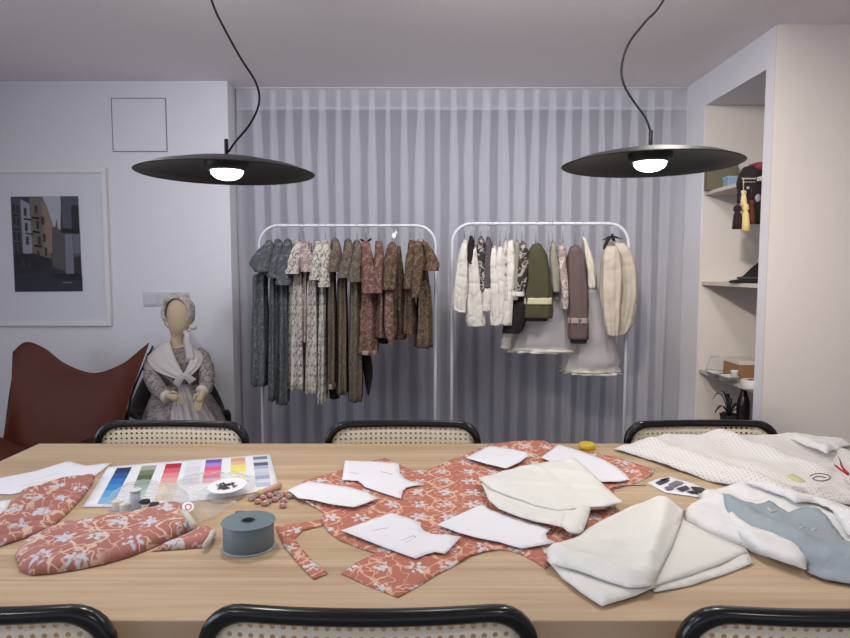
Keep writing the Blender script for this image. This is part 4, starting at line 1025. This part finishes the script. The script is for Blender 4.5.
# cut L shaped strip
flat('fabric_strip', [(275, 527), (290, 525), (321, 520), (323, 526), (303, 531), (295, 539), (300, 547), (312, 561), (328, 574), (314, 580), (300, 566), (284, 547)], Z, M['rose'], 'narrow bent offcut strip of rose floral fabric right of the blue ribbon spool', 'fabric', lambda x, y, d: .003*(nz(x, y, 14, 2)+.6)*min(1, .3+d/.02), .008, .0012)
# white paper pattern pieces
def paper(px, label, seed, z=Z+.0065, curl=.006, lines=(), name='paper_pattern', group='white paper pattern pieces'):
    out = outline(px, z)
    c = sum(out, V((0, 0)))/len(out)
    def h(x, y, d): return .0015*(nz(x, y, 5, seed)+.5)+curl*max(0, nz(x, y, 4, seed+20))*max(0, 1-d/.05)
    bm = new(); sheet(bm, out, z, h, .014); o = solid(obj(name, bm, M['paper']), .0003, 1); tag(o, label, 'paper', group)
    for ln in lines:
        bm = new(); pts = [atZ(x, y, z) for x, y in ln]; pp = []
        for a_, b_ in zip(pts[:-1], pts[1:]): pp += [a_.lerp(b_, k/8) for k in range(8)]
        pp.append(pts[-1]); w_ = .0006
        rows = [[V((p.x, p.y-w_, z+h(p.x, p.y, .2)+.0008)), V((p.x+w_, p.y+w_, z+h(p.x, p.y, .2)+.0008))] for p in pp]
        loft(bm, rows, False, False, False)
        solid(obj('pencil_line', bm, matc((120, 120, 130), .9), o), .0002, 1)
    return o
paper([(345, 461), (372, 462), (399, 464), (400, 474), (405, 479), (412, 482), (424, 485), (414, 486), (406, 488), (403, 491), (401, 499), (382, 493), (365, 487), (362, 484), (358, 481), (342, 480)], 'white paper pattern with scooped armhole, at the back next to the cane chair', 1, lines=[[(380, 472), (392, 475)], [(350, 473), (358, 474)]])
paper([(288, 491), (300, 485), (309, 481.5), (350, 489), (366, 494), (378, 500), (366, 505), (354, 509), (330, 506), (313, 502), (298, 500)], 'long white paper pattern with slanted ends overhanging the left edge of the rose fabric', 2, Z+.0075)
paper([(391, 513), (408, 518), (421, 523), (421, 527), (424, 531), (430, 534), (437, 535), (450, 536), (461, 538), (453, 547), (445, 555), (435, 553), (426, 555), (416, 559), (380, 546), (341, 532)], 'white paper bodice pattern with a drawn square, nearest the front edge of the table', 3, lines=[[(401, 541), (413, 536), (416, 538), (404, 544)], [(372, 531), (388, 528)]])
paper([(437, 526), (458, 516), (482, 505), (490, 511), (509, 517), (528, 522), (551, 529), (546, 534), (547, 539), (556, 543), (540, 546), (522, 549), (510, 546), (500, 543), (477, 539), (458, 534)], 'white paper pattern with a notched edge half under the smaller tissue bundle', 4)
paper([(490, 446), (508, 449), (527, 453), (528, 457), (520, 463), (506, 469), (486, 464), (466, 458)], 'small white paper pattern on the raised back fold of the rose fabric', 5, Z+.012)
paper([(559, 445), (574, 449), (588, 454), (604, 460), (616, 467), (626, 475), (630, 480), (620, 482), (599, 482), (580, 475), (541, 458)], 'white curved paper pattern behind the smaller tissue bundle near the tape measure', 6, Z+.0075)
# tissue bundles
def tri(v): v = v % 1.0; return 2*abs(v-.5)
def crease(px, py, qx, qy, H, w_):
    a_, b_ = atZ(px, py, TZ).to_2d(), atZ(qx, qy, TZ).to_2d()
    return lambda x, y: H*math.exp(-(dist_seg(V((x, y)), a_, b_)/w_)**2)
def fan(lines): return [crease(*l) for l in lines]
t1 = fan([(486, 482, 560, 462, .006, .020), (560, 462, 618, 500, .008, .016), (500, 492, 600, 498, .005, .010), (520, 476, 600, 486, .004, .012), (536, 470, 575, 500, -.004, .010)])
bm = new()
def ht1(x, y, d): return .002+.004*min(1, d/.02)+sum(c(x, y) for c in t1)*min(1, .25+d/.03)+.002*nz(x, y, 12, 4)+.003*abs(nz(x, y, 20, 9))
# lower layers with the turned back lip, then the upper leaf
sheet(bm, outline([(484, 490), (498, 494), (530, 504), (560, 512), (586, 511), (584, 522), (581, 535), (572, 536), (563, 530), (550, 527), (520, 519), (499, 511), (488, 501)], Z+.012), Z+.012, lambda x, y, d: .003+.005*min(1, d/.015)+.003*abs(nz(x, y, 24, 31)), .008)
sheet(bm, outline([(563, 516), (576, 510), (591, 508), (588, 520), (583, 532), (578, 535), (568, 533), (561, 526)], Z+.02), Z+.020, lambda x, y, d: .002+.008*min(1, d/.012), .006)
sheet(bm, outline([(481, 484), (500, 476), (530, 470), (573, 462), (590, 474), (606, 488), (621, 503), (604, 509), (584, 510), (556, 515), (530, 510), (504, 502), (488, 494)], Z+.016), Z+.014, lambda x, y, d: ht1(x, y, d)*.8, .010)
sheet(bm, outline([(478, 479), (520, 467), (573, 458), (586, 469), (604, 486), (624, 503), (606, 507), (584, 508), (560, 511), (536, 506), (512, 498), (492, 489)], Z+.022), Z+.020, ht1, .009)
tag(solid(obj('folded_tissue', bm, M['tissue']), .0006, 1), 'smaller cream tissue bundle folded on top of the paper patterns in mid table', 'tissue fabric')
t2 = fan([(552, 552, 660, 503, .010, .020), (668, 508, 650, 585, .012, .014), (552, 560, 645, 592, .010, .012), (552, 558, 652, 572, .007, .010), (556, 556, 655, 555, .006, .012), (552, 562, 610, 600, .009, .014), (560, 562, 650, 581, -.005, .007), (565, 552, 660, 540, -.003, .010)])
bm = new()
sheet(bm, outline([(664, 506), (684, 517), (700, 527), (726, 541), (746, 549), (753, 563), (724, 574), (690, 585), (654, 592), (640, 560), (650, 530)], Z+.003, 0), Z+.002, lambda x, y, d: .003*min(1, d/.02)+.002*nz(x, y, 12, 5)+.003*abs(nz(x, y, 7, 6)), .010)
sheet(bm, outline([(664, 520), (684, 522), (716, 538), (748, 551), (720, 564), (690, 575), (652, 586), (640, 560)], Z+.008, 0), Z+.007, lambda x, y, d: .003*min(1, d/.02)+.003*abs(nz(x, y, 8, 15)), .010)
def ht2(x, y, d): return .003+.006*min(1, d/.02)+sum(c(x, y) for c in t2)*min(1, .25+d/.03)+.002*nz(x, y, 15, 7)+.003*abs(nz(x, y, 18, 21))
sheet(bm, outline([(546, 560), (560, 560), (600, 570), (640, 580), (656, 588), (636, 597), (618, 602), (602, 607), (580, 593), (562, 579)], Z+.004), Z+.003, lambda x, y, d: .002+.006*min(1, d/.012)+.003*abs(nz(x, y, 14, 33)), .008)
sheet(bm, outline([(546, 553), (575, 540), (602, 523), (632, 509), (658, 499), (672, 504), (683, 511), (680, 526), (672, 548), (660, 572), (652, 588), (628, 590), (600, 582), (572, 572), (549, 565)], Z+.012, 0), Z+.012, ht2, .008)
tag(solid(obj('folded_tissue', bm, M['tissue']), .0006, 1), 'larger cream tissue bundle folded over at the front edge right of centre', 'tissue fabric')
# sleeves of rose fabric
bm = new(); puff(bm, outline([(15, 556), (18, 551), (27, 543), (44, 535), (64, 527), (92, 523), (120, 519), (145, 513), (170, 508), (182, 507), (188, 512), (193, 520), (196, 529), (178, 537), (160, 545), (144, 552), (128, 558), (104, 565), (80, 570), (55, 574), (32, 576), (20, 572)], TZ+.001, 0), TZ+.001, .022, .045, .008, lambda x, y, d: .006*nz(x, y, 18, 1)+.004*math.sin(x*60+y*22)*.5)
s_ = obj('rose_sleeve', bm, M['rose2'], loc=atZ(100, 545, TZ+.001)); tag(s_, 'padded rose floral sleeve lying nearest the front left of the table', 'sleeve')
bm = new(); tube(bm, [atZ(x, y, TZ+.02) for x, y in ((183, 512), (189, 518), (194, 526))], .007, 8); obj('gathered_cuff', bm, M['lace'], s_)
bm = new(); puff(bm, outline([(150, 552), (166, 546), (184, 538), (197, 531), (206, 530), (213, 530), (216, 535), (211, 541), (204, 548), (180, 550)], TZ+.0005, 0), TZ+.0005, .012, .02, .008, lambda x, y, d: .003*nz(x, y, 30, 6))
s_ = obj('rose_sleeve', bm, M['rose2']); tag(s_, 'smaller rose floral sleeve end poking out from under the padded sleeve', 'sleeve')
bm = new(); tube(bm, [atZ(x, y, TZ+.012) for x, y in ((213, 532), (210, 539), (205, 546))], .006, 8); obj('gathered_cuff', bm, M['lace'], s_)
bm = new(); puff(bm, outline([(-20, 545), (-14, 524), (4, 515), (20, 494), (40, 488), (62, 482), (95, 477), (93, 484), (84, 497), (70, 512), (54, 526), (40, 533), (27, 538), (6, 545), (-10, 550)], TZ+.001, 0), TZ+.001, .014, .03, .0055, lambda x, y, d: .0055*math.sin(y*210-x*60+9*nz(x, y, 9, 3))+.006*nz(x, y, 14, 8))
tag(obj('gathered_bodice', bm, M['rose2'], loc=atZ(40, 515, TZ+.001)), 'shirred rose floral bodice piece folded on the white papers at the left edge', 'fabric')
# papers on the left
paper([(-14, 481), (10, 476), (36, 471), (69, 461), (78, 464), (86, 466), (112, 463), (98, 474), (94, 477), (60, 482), (40, 488), (12, 495), (-14, 494)], 'white paper sheets with pencil notes at the back left corner of the table', 11, Z+.0003, .004, lines=[[(30, 481), (62, 473)], [(20, 487), (46, 481)]], name='paper_sheet', group=None)
paper([(-12, 505), (3, 501), (12, 500), (6, 510), (-4, 522), (-12, 526)], 'white paper corner showing beyond the shirred bodice at the left picture edge', 12, Z+.0003, .002, name='paper_sheet', group=None)
# colour chart
cs = tag(flat('colour_chart', [(83, 507), (96, 486), (108, 467), (150, 463), (190, 460), (232, 457), (270, 454), (274, 470), (279, 488), (230, 497), (180, 503), (130, 507)], Z+.0008, M['paper'], None, None, None, .02, .0003), 'printed colour chart with rows of swatches beside the white papers', 'colour chart')
def swatch(quad, cols):
    bm = new(); ms = []; q = [atZ(x, y, Z+.0013) for x, y in quad]; n = len(cols)   # back-left, back-right, front-right, front-left
    for i, c in enumerate(cols):
        m = matc(c, .6); ms.append(m); a_, b_ = i/n, (i+1)/n
        poly(bm, [q[0].lerp(q[3], b_), q[1].lerp(q[2], b_), q[1].lerp(q[2], a_), q[0].lerp(q[3], a_)], i)
    solid(obj('swatch', bm, ms, cs, False), .0001, 1)
swatch([(117, 468), (132, 467), (113, 504), (97, 504)], [(34, 48, 96), (36, 84, 150), (40, 116, 188), (52, 138, 204), (92, 164, 214), (128, 184, 220)])
swatch([(142, 466), (157, 465), (142, 502), (127, 503)], [(170, 172, 156), (118, 128, 100), (86, 100, 74), (122, 142, 116), (136, 180, 160), (176, 206, 190), (196, 214, 204)])
swatch([(166, 464), (182, 463), (172, 500), (154, 501)], [(178, 34, 66), (214, 96, 112), (226, 140, 146), (232, 166, 160), (236, 206, 176), (238, 222, 190), (226, 206, 170)])
swatch([(187, 462), (202, 461), (198, 484), (181, 485)], [(226, 228, 232), (216, 218, 224), (226, 226, 230), (212, 214, 222)])
swatch([(206, 460), (222, 459), (220, 482), (202, 483)], [(120, 84, 186), (172, 136, 214), (222, 96, 130), (234, 128, 156), (224, 88, 118), (240, 160, 180)])
swatch([(231, 458.5), (245, 457.5), (247, 479), (230, 480)], [(214, 164, 128), (226, 190, 160), (240, 222, 130), (244, 226, 120), (240, 236, 200), (242, 240, 220)])
swatch([(253, 457), (267, 456), (271, 486), (256, 487)], [(120, 128, 146), (214, 216, 226), (84, 92, 118), (176, 182, 204), (206, 210, 224), (196, 200, 216), (160, 166, 190), (214, 216, 226), (190, 196, 212)])
# clear plastic bags and what is in and on them
def film(px, H, label, seed, z=Z+.003):
    bm = new(); sheet(bm, outline(px, z), z, lambda x, y, d: H*min(1, d/.03)**.7*(.7+.3*nz(x, y, 9, seed))+.013*abs(nz(x, y, 22, seed+1))*min(1, d/.02)+.006*abs(nz(x, y, 50, seed+2))*min(1, d/.02), .007)
    tag(obj('clear_bag', bm, M['film']), label, 'plastic bag')
film([(102, 507), (112, 492), (128, 484), (150, 481), (176, 484), (188, 492), (190, 504), (170, 516), (140, 520), (116, 516)], .014, 'crumpled clear plastic bag around the grey thread spool beside the padded sleeve', 31)
film([(160, 494), (182, 478), (214, 474), (244, 474), (258, 478), (254, 488), (238, 500), (220, 514), (196, 524), (180, 518), (166, 508)], .012, 'flat clear plastic bag under the oval card in front of the colour chart', 41)
def cyl(name, c, r, h, mat, label, cat, prof=None):
    bm = new(); lathe(bm, prof or [(r*.96, 0), (r, .001), (r, h-.001), (r*.96, h)], c, 28); return tag(autosmooth(obj(name, bm, mat)), label, cat)
c = atZ(136, 513, TZ); t = thing('thread_spool', (c.x, c.y, TZ+.001), 'pale grey thread spool standing in the crumpled plastic bag', 'thread spool')
bm = new(); lathe(bm, [(.0105, .003), (.0105, .048)], (c.x, c.y, TZ+.001), 24); obj('thread', bm, matc((176, 184, 190)), t)
for z_ in (0, .048): bm = new(); lathe(bm, [(.011, z_), (.0125, z_+.0005), (.0125, z_+.0025), (.011, z_+.003)], (c.x, c.y, TZ+.001), 24); autosmooth(obj('spool_end', bm, matc((214, 216, 218)), t))
for i, (x, y) in enumerate(((118, 510), (126, 513))):
    cyl('thread_spool', V((*atZ(x, y, TZ).to_2d(), TZ+.001)), .012, .020, matc((216, 212, 200)), ('low cream thread spool farther from the grey one in the crumpled bag', 'low cream thread spool touching the grey one in the crumpled bag')[i], 'thread spool')
for i, (x, y, lb) in enumerate(((145, 502, 'black round button in the crumpled plastic bag, nearest the grey spool'), (154, 505, 'black round button in the crumpled plastic bag, nearest the padded sleeve'))):
    c = atZ(x, y, TZ+.024); bm = new(); lathe(bm, [(.001, -.004), (.009, -.004), (.011, 0), (.010, .004), (.006, .005), (.001, .005)], c, 20); tag(obj('button', bm, matc((28, 30, 34), .35)), lb, 'button', 'black buttons in the crumpled bag')
c = atZ(145, 520, TZ); bm = new(); tube(bm, [V((c.x+.013*math.cos(a_), c.y+.011*math.sin(a_), TZ+.006)) for a_ in [2*PI*k/20 for k in range(20)]], .0028, 8, True)
tag(obj('plastic_ring', bm, matc((214, 216, 216), .3)), 'small clear white ring at the mouth of the crumpled plastic bag', 'ring')
# oval label with dark clips
t = thing('oval_label', atZ(227, 486, TZ+.022), 'oval white card with a heap of dark pins on the flat plastic bag', 'label card')
oc = atZ(227, 486, TZ+.022)
def oval(cx_, cy_, rx, ry, rot, z, n=36): return [V((atZ(cx_+rx*math.cos(a_)*math.cos(rot)-ry*math.sin(a_)*math.sin(rot), cy_+rx*math.cos(a_)*math.sin(rot)+ry*math.sin(a_)*math.cos(rot), z))) for a_ in [2*PI*k/n for k in range(n)]]
bm = new(); poly(bm, oval(227, 486, 20, 7.2, -.16, TZ+.024)[::-1]); solid(obj('card', bm, M['paper'], t, False), .0012, 1)
rs = random.Random(3)
bm = new()
for k in range(46):
    a_ = rs.uniform(0, 2*PI); q = math.sqrt(rs.random()); c = atZ(226+10.5*q*math.cos(a_), 486+3.4*q*math.sin(a_)-1.0*q*math.cos(a_), TZ+.027); d = rs.uniform(0, PI)
    dv = V((math.cos(d), math.sin(d), rs.uniform(-.2, .2)))*.0045; tube(bm, [c-dv, c+dv], .0011, 5)
o = obj('pin_heap', bm, matc((66, 62, 66), .4), t); o['kind'] = 'stuff'
# red logo sticker
t = thing('round_sticker', atZ(188, 507, TZ+.02), 'white round sticker with a red drop ring mark beside the padded sleeve cuff', 'sticker')
bm = new(); poly(bm, oval(188, 507, 6.0, 5.0, -.1, TZ+.022, 24)[::-1]); solid(obj('disc', bm, M['paper'], t, False), .0006, 1)
bm = new(); tube(bm, [atZ(x, y, TZ+.0232) for x, y in ((185.2, 506.2), (186.5, 504.6), (189.5, 504.2), (191.4, 506), (190.6, 508.6), (188, 510.4), (186, 508.8))], .0011, 6, True); obj('red_mark', bm, matc((206, 44, 48)), t)
# ribbon spool
sc_ = atZ(249, 546, TZ); sc_ = V((sc_.x, sc_.y, TZ+.001)); R = .050
t = thing('ribbon_spool', sc_, 'large reel of grey blue ribbon standing on the bare wood near the front', 'ribbon')
bm = new(); lathe(bm, [(.010, 0), (R-.001, 0), (R, .0006), (R-.001, .0014), (.010, .0014), (.010, 0)], sc_, 56, False); autosmooth(obj('flange', bm, M['film2'] if 'film2' in M else matc((176, 190, 196), .25), t))
bm = new(); lathe(bm, [(.0148, .0016), (R-.0035, .0016), (R-.003, .003), (R-.003, .046), (R-.004, .0475), (.0148, .0475)], sc_, 56, False)
k = N('blue_ribbon'); uvz = k.coord('Object', (1, 1, 1)); sp = k.n('ShaderNodeSeparateXYZ'); k.l(uvz, sp.inputs[0])
st = k.noise(k.coord('Object', (8, 8, 900)), 1.0, 2); k.l(k.mix(st.outputs[0], s2l((92, 106, 112)), s2l((114, 128, 132))), k.b.inputs['Base Color']); k.b.inputs['Roughness'].default_value = .45
autosmooth(obj('ribbon', bm, k.m, t))
bm = new(); lathe(bm, [(.015, .0478), (R-.001, .0478), (R, .0484), (R-.001, .0492), (.015, .0492), (.015, .0478)], sc_, 56, False); autosmooth(obj('flange', bm, matc((112, 130, 136), .25), t))
bm = new(); lathe(bm, [(.012, 0), (.0145, 0), (.0145, .0497), (.012, .0497), (.012, 0)], sc_, 32, False); autosmooth(obj('core', bm, matc((88, 102, 108), .4), t))
bm = new(); rows = []
for f_, dx, dy, w_ in ((0, -.012, .048, 0), (.25, -.020, .052, 0), (.5, -.029, .054, 0), (.75, -.036, .053, 0), (1, -.040, .049, 0)):
    b_ = sc_+V((dx, dy, 0)); rows.append([b_+V((0, 0, .004)), b_+V((0, 0, .025)), b_+V((0, .003, .046))])
loft(bm, rows, False, False, False); solid(obj('loose_end', bm, k.m, t), .0006, 0)
# covered buttons and pale roll
pts = [(252, 498), (258, 501), (263, 497), (268, 501), (270, 495), (275, 499), (280, 496), (284, 500), (286, 493), (277, 493), (265, 503), (283, 505), (257, 495), (289, 496)]
pl = ['beside the reel end', 'front left of its heap', 'behind the front row', 'front of the heap centre', 'touching the pink roll', 'at the heap centre', 'right of the heap centre', 'near the right end', 'topmost at the right', 'behind the heap', 'lowest at the front', 'apart at the right front', 'at the left back', 'nearest the long paper pattern']
for i, (x, y) in enumerate(pts):
    c = V((*atZ(x, y, TZ+.006).to_2d(), TZ+.001)); bm = new(); lathe(bm, [(.001, 0), (.0065, 0), (.0085, .0025), (.008, .006), (.005, .0085), (.001, .0095)], c, 18)
    tag(obj('covered_button', bm, M['rose2' if i % 3 else 'g_pink']), 'small fabric covered button in the heap behind the ribbon reel', 'button', 'fabric covered buttons behind the reel')
t = thing('thread_roll', atZ(271, 490, TZ+.001), 'thin roll of pale pink thread lying against the colour chart corner', 'thread roll')
a_, b_ = atZ(259, 494, TZ+.009), atZ(280, 485, TZ+.009); bm = new(); tube(bm, [a_.lerp(b_, .12), b_], .0075, 14); obj('thread', bm, matc((214, 176, 158), .7), t)
bm = new(); tube(bm, [a_, a_.lerp(b_, .11)], .0085, 14); obj('roll_end', bm, matc((206, 190, 120), .6), t)
# tape measure
c = atZ(587, 449, TZ); c = V((c.x, c.y, TZ+.001)); t = thing('tape_measure', c, 'coiled yellow measuring tape on the back edge of the table', 'tape measure')
bm = new(); path = []
for k_ in range(121): f_ = k_/120; a_ = f_*2*PI*5; r_ = .012+.011*f_; path.append(V((c.x+r_*math.cos(a_), c.y+r_*math.sin(a_), c.z)))
rows = [[p, p+V((0, 0, .016))] for p in path]; loft(bm, rows, False, False, False); solid(obj('tape', bm, matc((224, 196, 60), .4), t), .0009, 0)
bm = new()
for k_ in range(22): 
    a_ = 2*PI*k_/22; p = V((c.x+.0236*math.cos(a_), c.y+.0236*math.sin(a_), c.z+.009)); q = V((-math.sin(a_), math.cos(a_), 0))*.0005; up = V((0, 0, .004 if k_ % 3 else .006)); poly(bm, [p-q, p+q, p+q+up, p-q+up])
obj('scale_marks', bm, matc((60, 52, 30)), t, False)
# dotted white cloth
t3 = [crease(650, 452, 770, 492, .016, .022), crease(690, 440, 820, 480, .020, .030), crease(640, 462, 740, 488, .008, .012), crease(740, 436, 840, 462, .016, .03), crease(700, 458, 800, 494, -.008, .015)]
def ht3(x, y, d): return .014*min(1, d/.02)+.022*min(1, d/.03)*math.exp(-((y-1.84)/.07)**2)*min(1, max(0, (x-.60)/.10))+sum(c(x, y) for c in t3)*min(1, .2+d/.05)+.012*abs(nz(x, y, 9, 2))+.005*nz(x, y, 20, 3)+.004*abs(nz(x, y, 34, 12))
bm = new(); sheet(bm, outline([(613, 450), (632, 447), (650, 445.5), (672, 445), (700, 445), (735, 445), (770, 445), (790, 446), (830, 449), (880, 455), (880, 500), (850, 506), (828, 503), (806, 499), (782, 495), (759, 491), (740, 488), (718, 484), (694, 476), (673, 469), (642, 458)], Z+.002), Z+.002, ht3, .012)
tag(solid(obj('dotted_cloth', bm, M['dots']), .0015, 1), 'big white dotted cotton cloth heaped over the back right of the table', 'fabric')
bm = new(); sheet(bm, outline([(787, 441), (792, 437), (800, 437), (822, 441), (846, 443), (852, 447), (838, 452), (826, 457), (812, 450)], TZ+.03), TZ+.030, lambda x, y, d: .012*min(1, d/.02)+.012*abs(nz(x, y, 14, 5))+.004, .008)
tag(solid(obj('white_scrap', bm, M['white_cloth']), .001, 1), 'crumpled white fabric scrap on top of the dotted cloth at the far right back', 'fabric')
# blue and white garment
t4 = [crease(700, 500, 800, 555, .012, .02), crease(735, 492, 850, 540, .012, .03)]
GAR = [(683, 512), (690, 507), (700, 503), (698, 496), (712, 494), (737, 489), (762, 493), (790, 500), (830, 508), (880, 518), (880, 582), (850, 578), (826, 573), (809, 569), (784, 563), (759, 556), (746, 550), (722, 541), (700, 531), (684, 522)]
gz = TZ+.001
def hg(x, y, d): return .008*nz(x, y, 12, 6)+.008*abs(nz(x, y, 18, 26))+.004*abs(nz(x, y, 40, 27))+sum(c(x, y) for c in t4)
bm = new(); puff(bm, outline(GAR, gz), gz, .017, .035, .010, hg); g_ = obj('cloth_garment', bm, M['white_cloth'], loc=atZ(770, 530, gz)); tag(g_, 'white padded garment with a grey blue panel at the front right of the table', 'garment')
go = outline(GAR, gz)
def top_of(x, y):
    p = V((x, y)); n = len(go)
    if not inside(p, go): return gz
    d = min(dist_seg(p, go[i], go[(i+1) % n]) for i in range(n)); t_ = min(1, d/.035)
    return gz+.0015+.017*math.sqrt(max(0, 1-(1-t_)**2))+hg(x, y, d)*t_
def overlay(px, mat, name, lift, zref=TZ+.020, edge=.004, rz=0):
    bm = new(); o_ = outline(px, zref); sheet(bm, o_, 0, lambda x, y, d: max(TZ+.003, top_of(x, y))+lift+edge*min(1, d/.015), .009); solid(obj(name, bm, mat, g_), .001, 1)
overlay([(722, 501), (732, 502), (745, 506), (757, 507), (769, 505), (780, 511), (789, 515), (800, 514), (815, 516), (828, 525), (838, 534), (846, 545), (880, 552), (880, 580), (846, 575), (824, 571), (809, 565), (804, 556), (796, 549), (778, 545), (760, 540), (752, 534), (738, 522), (726, 512)], M['blue_cloth'], 'blue_panel', .003)
for q in ([(768, 505), (772, 509), (776, 508)], [(800, 527), (804, 524)], [(812, 527), (816, 525)], [(790, 540), (793, 542)]):
    bm = new(); tube(bm, [V((*(p_ := atZ(x, y, TZ+.034)).to_2d(), top_of(p_.x, p_.y)+.009)) for x, y in q], .0016, 6); obj('white_fleck', bm, M['white_cloth'], g_)
overlay([(740, 489), (765, 494), (790, 500), (830, 509), (880, 519), (880, 552), (850, 543), (842, 534), (828, 520), (816, 512), (795, 512), (780, 506), (764, 498)], M['white_cloth'], 'white_flap', .008, edge=.008)
bm = new(); puff(bm, outline([(725, 513), (732, 511), (742, 521), (756, 530), (776, 536), (798, 546), (808, 558), (806, 567), (784, 560), (760, 551), (748, 543), (734, 530)], TZ+.02), TZ+.014, .016, .022, .008); obj('rolled_edge', bm, M['white_cloth'], g_)
# black and white print, thread snips, loop and small things on the cloth
pr = paper([(647, 483), (658, 479), (671, 477), (690, 483), (718, 493), (714, 497), (708, 499), (686, 496), (665, 493)], 'glossy black and white photo print lying beside the dotted cloth', 14, Z+.0004, .002, name='photo_print', group=None)
bm = new(); ms = [matc((60, 56, 64), .4), matc((120, 112, 122), .4), matc((26, 24, 30), .4)]
for i, q in enumerate(([(655, 484), (664, 480), (670, 482), (660, 486)], [(668, 486), (676, 482), (684, 484), (674, 489)], [(690, 488), (702, 489), (712, 494), (704, 496), (694, 492)], [(676, 490), (686, 487), (690, 490), (682, 493)], [(664, 489), (670, 487), (674, 490), (668, 492)], [(686, 493), (693, 492), (700, 496), (692, 495)], [(660, 481), (668, 479), (670, 480), (662, 483)])):
    poly(bm, [V((*atZ(x, y, Z).to_2d(), Z+.0040)) for x, y in q][::-1], i % 3)
solid(obj('printed_image', bm, ms, pr, False), .0001, 1)
ZC = TZ+.055
t = thing('thread_snips', atZ(842, 468, ZC), 'small red handled thread snips on the white dotted cloth', 'scissors')
def up3(pts, z): return [atZ(x, y, z) for x, y in pts]
bm = new(); tube(bm, catmull(up3([(836, 466), (841, 470), (848, 474.5)], ZC), 5), .0026, 8); obj('handle', bm, matc((176, 28, 44), .4), t)
bm = new(); tube(bm, catmull(up3([(841, 464), (843, 468), (848, 473.5)], ZC+.004), 5), .0026, 8); obj('handle', bm, matc((176, 28, 44), .4), t)
bm = new(); tube(bm, up3([(841.5, 464.5), (840, 460), (838, 456.5)], ZC+.004), .0016, 6, rr=[.002, .0015, .0006]); obj('blade', bm, matc((96, 60, 64), .3), t)
bm = new(); tube(bm, up3([(836.5, 466.5), (834.5, 464.5)], ZC), .0014, 6); obj('blade', bm, matc((96, 60, 64), .3), t)
bm = new(); tube(bm, catmull(up3([(810, 476), (818, 473.5), (828, 475), (830, 478.5), (822, 481), (813, 479), (818, 476.5), (826, 477.5)], ZC), 5), .0014, 6)
tag(obj('wire_loop', bm, matc((120, 114, 112), .5)), 'thin grey loop of wire lying on the white dotted cloth near the snips', 'wire')
bm = new(); sheet(bm, outline([(786, 477), (792, 475.5), (800, 479), (806, 483), (800, 484), (792, 482)], TZ+.045), TZ+.045, lambda x, y, d: .003, .006)
tag(solid(obj('yellow_scrap', bm, matc((212, 210, 150))), .0008, 1), 'small pale yellow scrap on the white dotted cloth', 'fabric')
bm = new(); tube(bm, catmull([V((*atZ(x, y, Z).to_2d(), Z+.0045)) for x, y in ((610, 492), (614, 489.5), (618, 490), (622, 488), (646, 487))], 6), .0011, 6)
tag(obj('loose_thread', bm, matc((36, 32, 32))), 'loose black thread by the right corner of the rose fabric', 'thread')

# ------------------------------------------------------------------ light
w = bpy.data.worlds.new('evening'); bpy.context.scene.world = w; w.use_nodes = True
bg = w.node_tree.nodes['Background']; bg.inputs[0].default_value = (.72, .78, 1.0, 1); bg.inputs[1].default_value = .95
def area(name, loc, rot, sx, sy, e, col, spread=180):
    l = bpy.data.lights.new(name, 'AREA'); l.shape = 'RECTANGLE'; l.size = sx; l.size_y = sy; l.energy = e; l.color = col; l.spread = math.radians(spread)
    o = bpy.data.objects.new(name, l); C.objects.link(o); o.location = loc; o.rotation_euler = rot
# unseen fill lights added under the ceiling to brighten and warm the room
for x, y, e, col in ((-1.4, 2.5, 5, (1, .97, .95)), (0.1, 2.6, 6, (1, .97, .96)), (1.0, 2.5, 8, (1, .93, .86)), (2.3, 1.6, 3.0, (1, .90, .80)), (-1.5, .3, 9, (1, .96, .94)), (1.0, 0.0, 9, (1, .95, .9))):
    area('added_fill', (x, y, HC-.012), (0, 0, 0), .12, .12, e, col)
def aimed(name, loc, tgt, size, e, col, spread):
    area(name, loc, (V(tgt)-V(loc)).to_track_quat('-Z', 'Y').to_euler(), size, size, e, col, spread)
for x, e in ((-.9, 4.5), (.15, 6.5), (.9, 5.5)): aimed('added_spot', (x, 2.1, HC-.09), (x, 4.38, 1.6), .10, e, (.97, .97, 1), 95)  # unseen spots added to brighten the upper curtain
aimed('added_spot', (-.3, 0, HC-.12), (2.0, 4.05, 1.05), .16, 5, (1, .90, .80), 42)  # unseen warm spot added to lift the dark niche
# daylight of the shop window in the left side wall
area('window_daylight', (-3.25, .6, 1.5), (0, -PI/2, 0), 1.6, 2.2, 55, (.72, .82, 1))
sc = bpy.context.scene
sc.view_settings.view_transform = 'Standard'; sc.view_settings.look = 'None'; sc.view_settings.gamma = 1; sc.view_settings.use_curve_mapping = False
sc.view_settings.exposure = -0.28
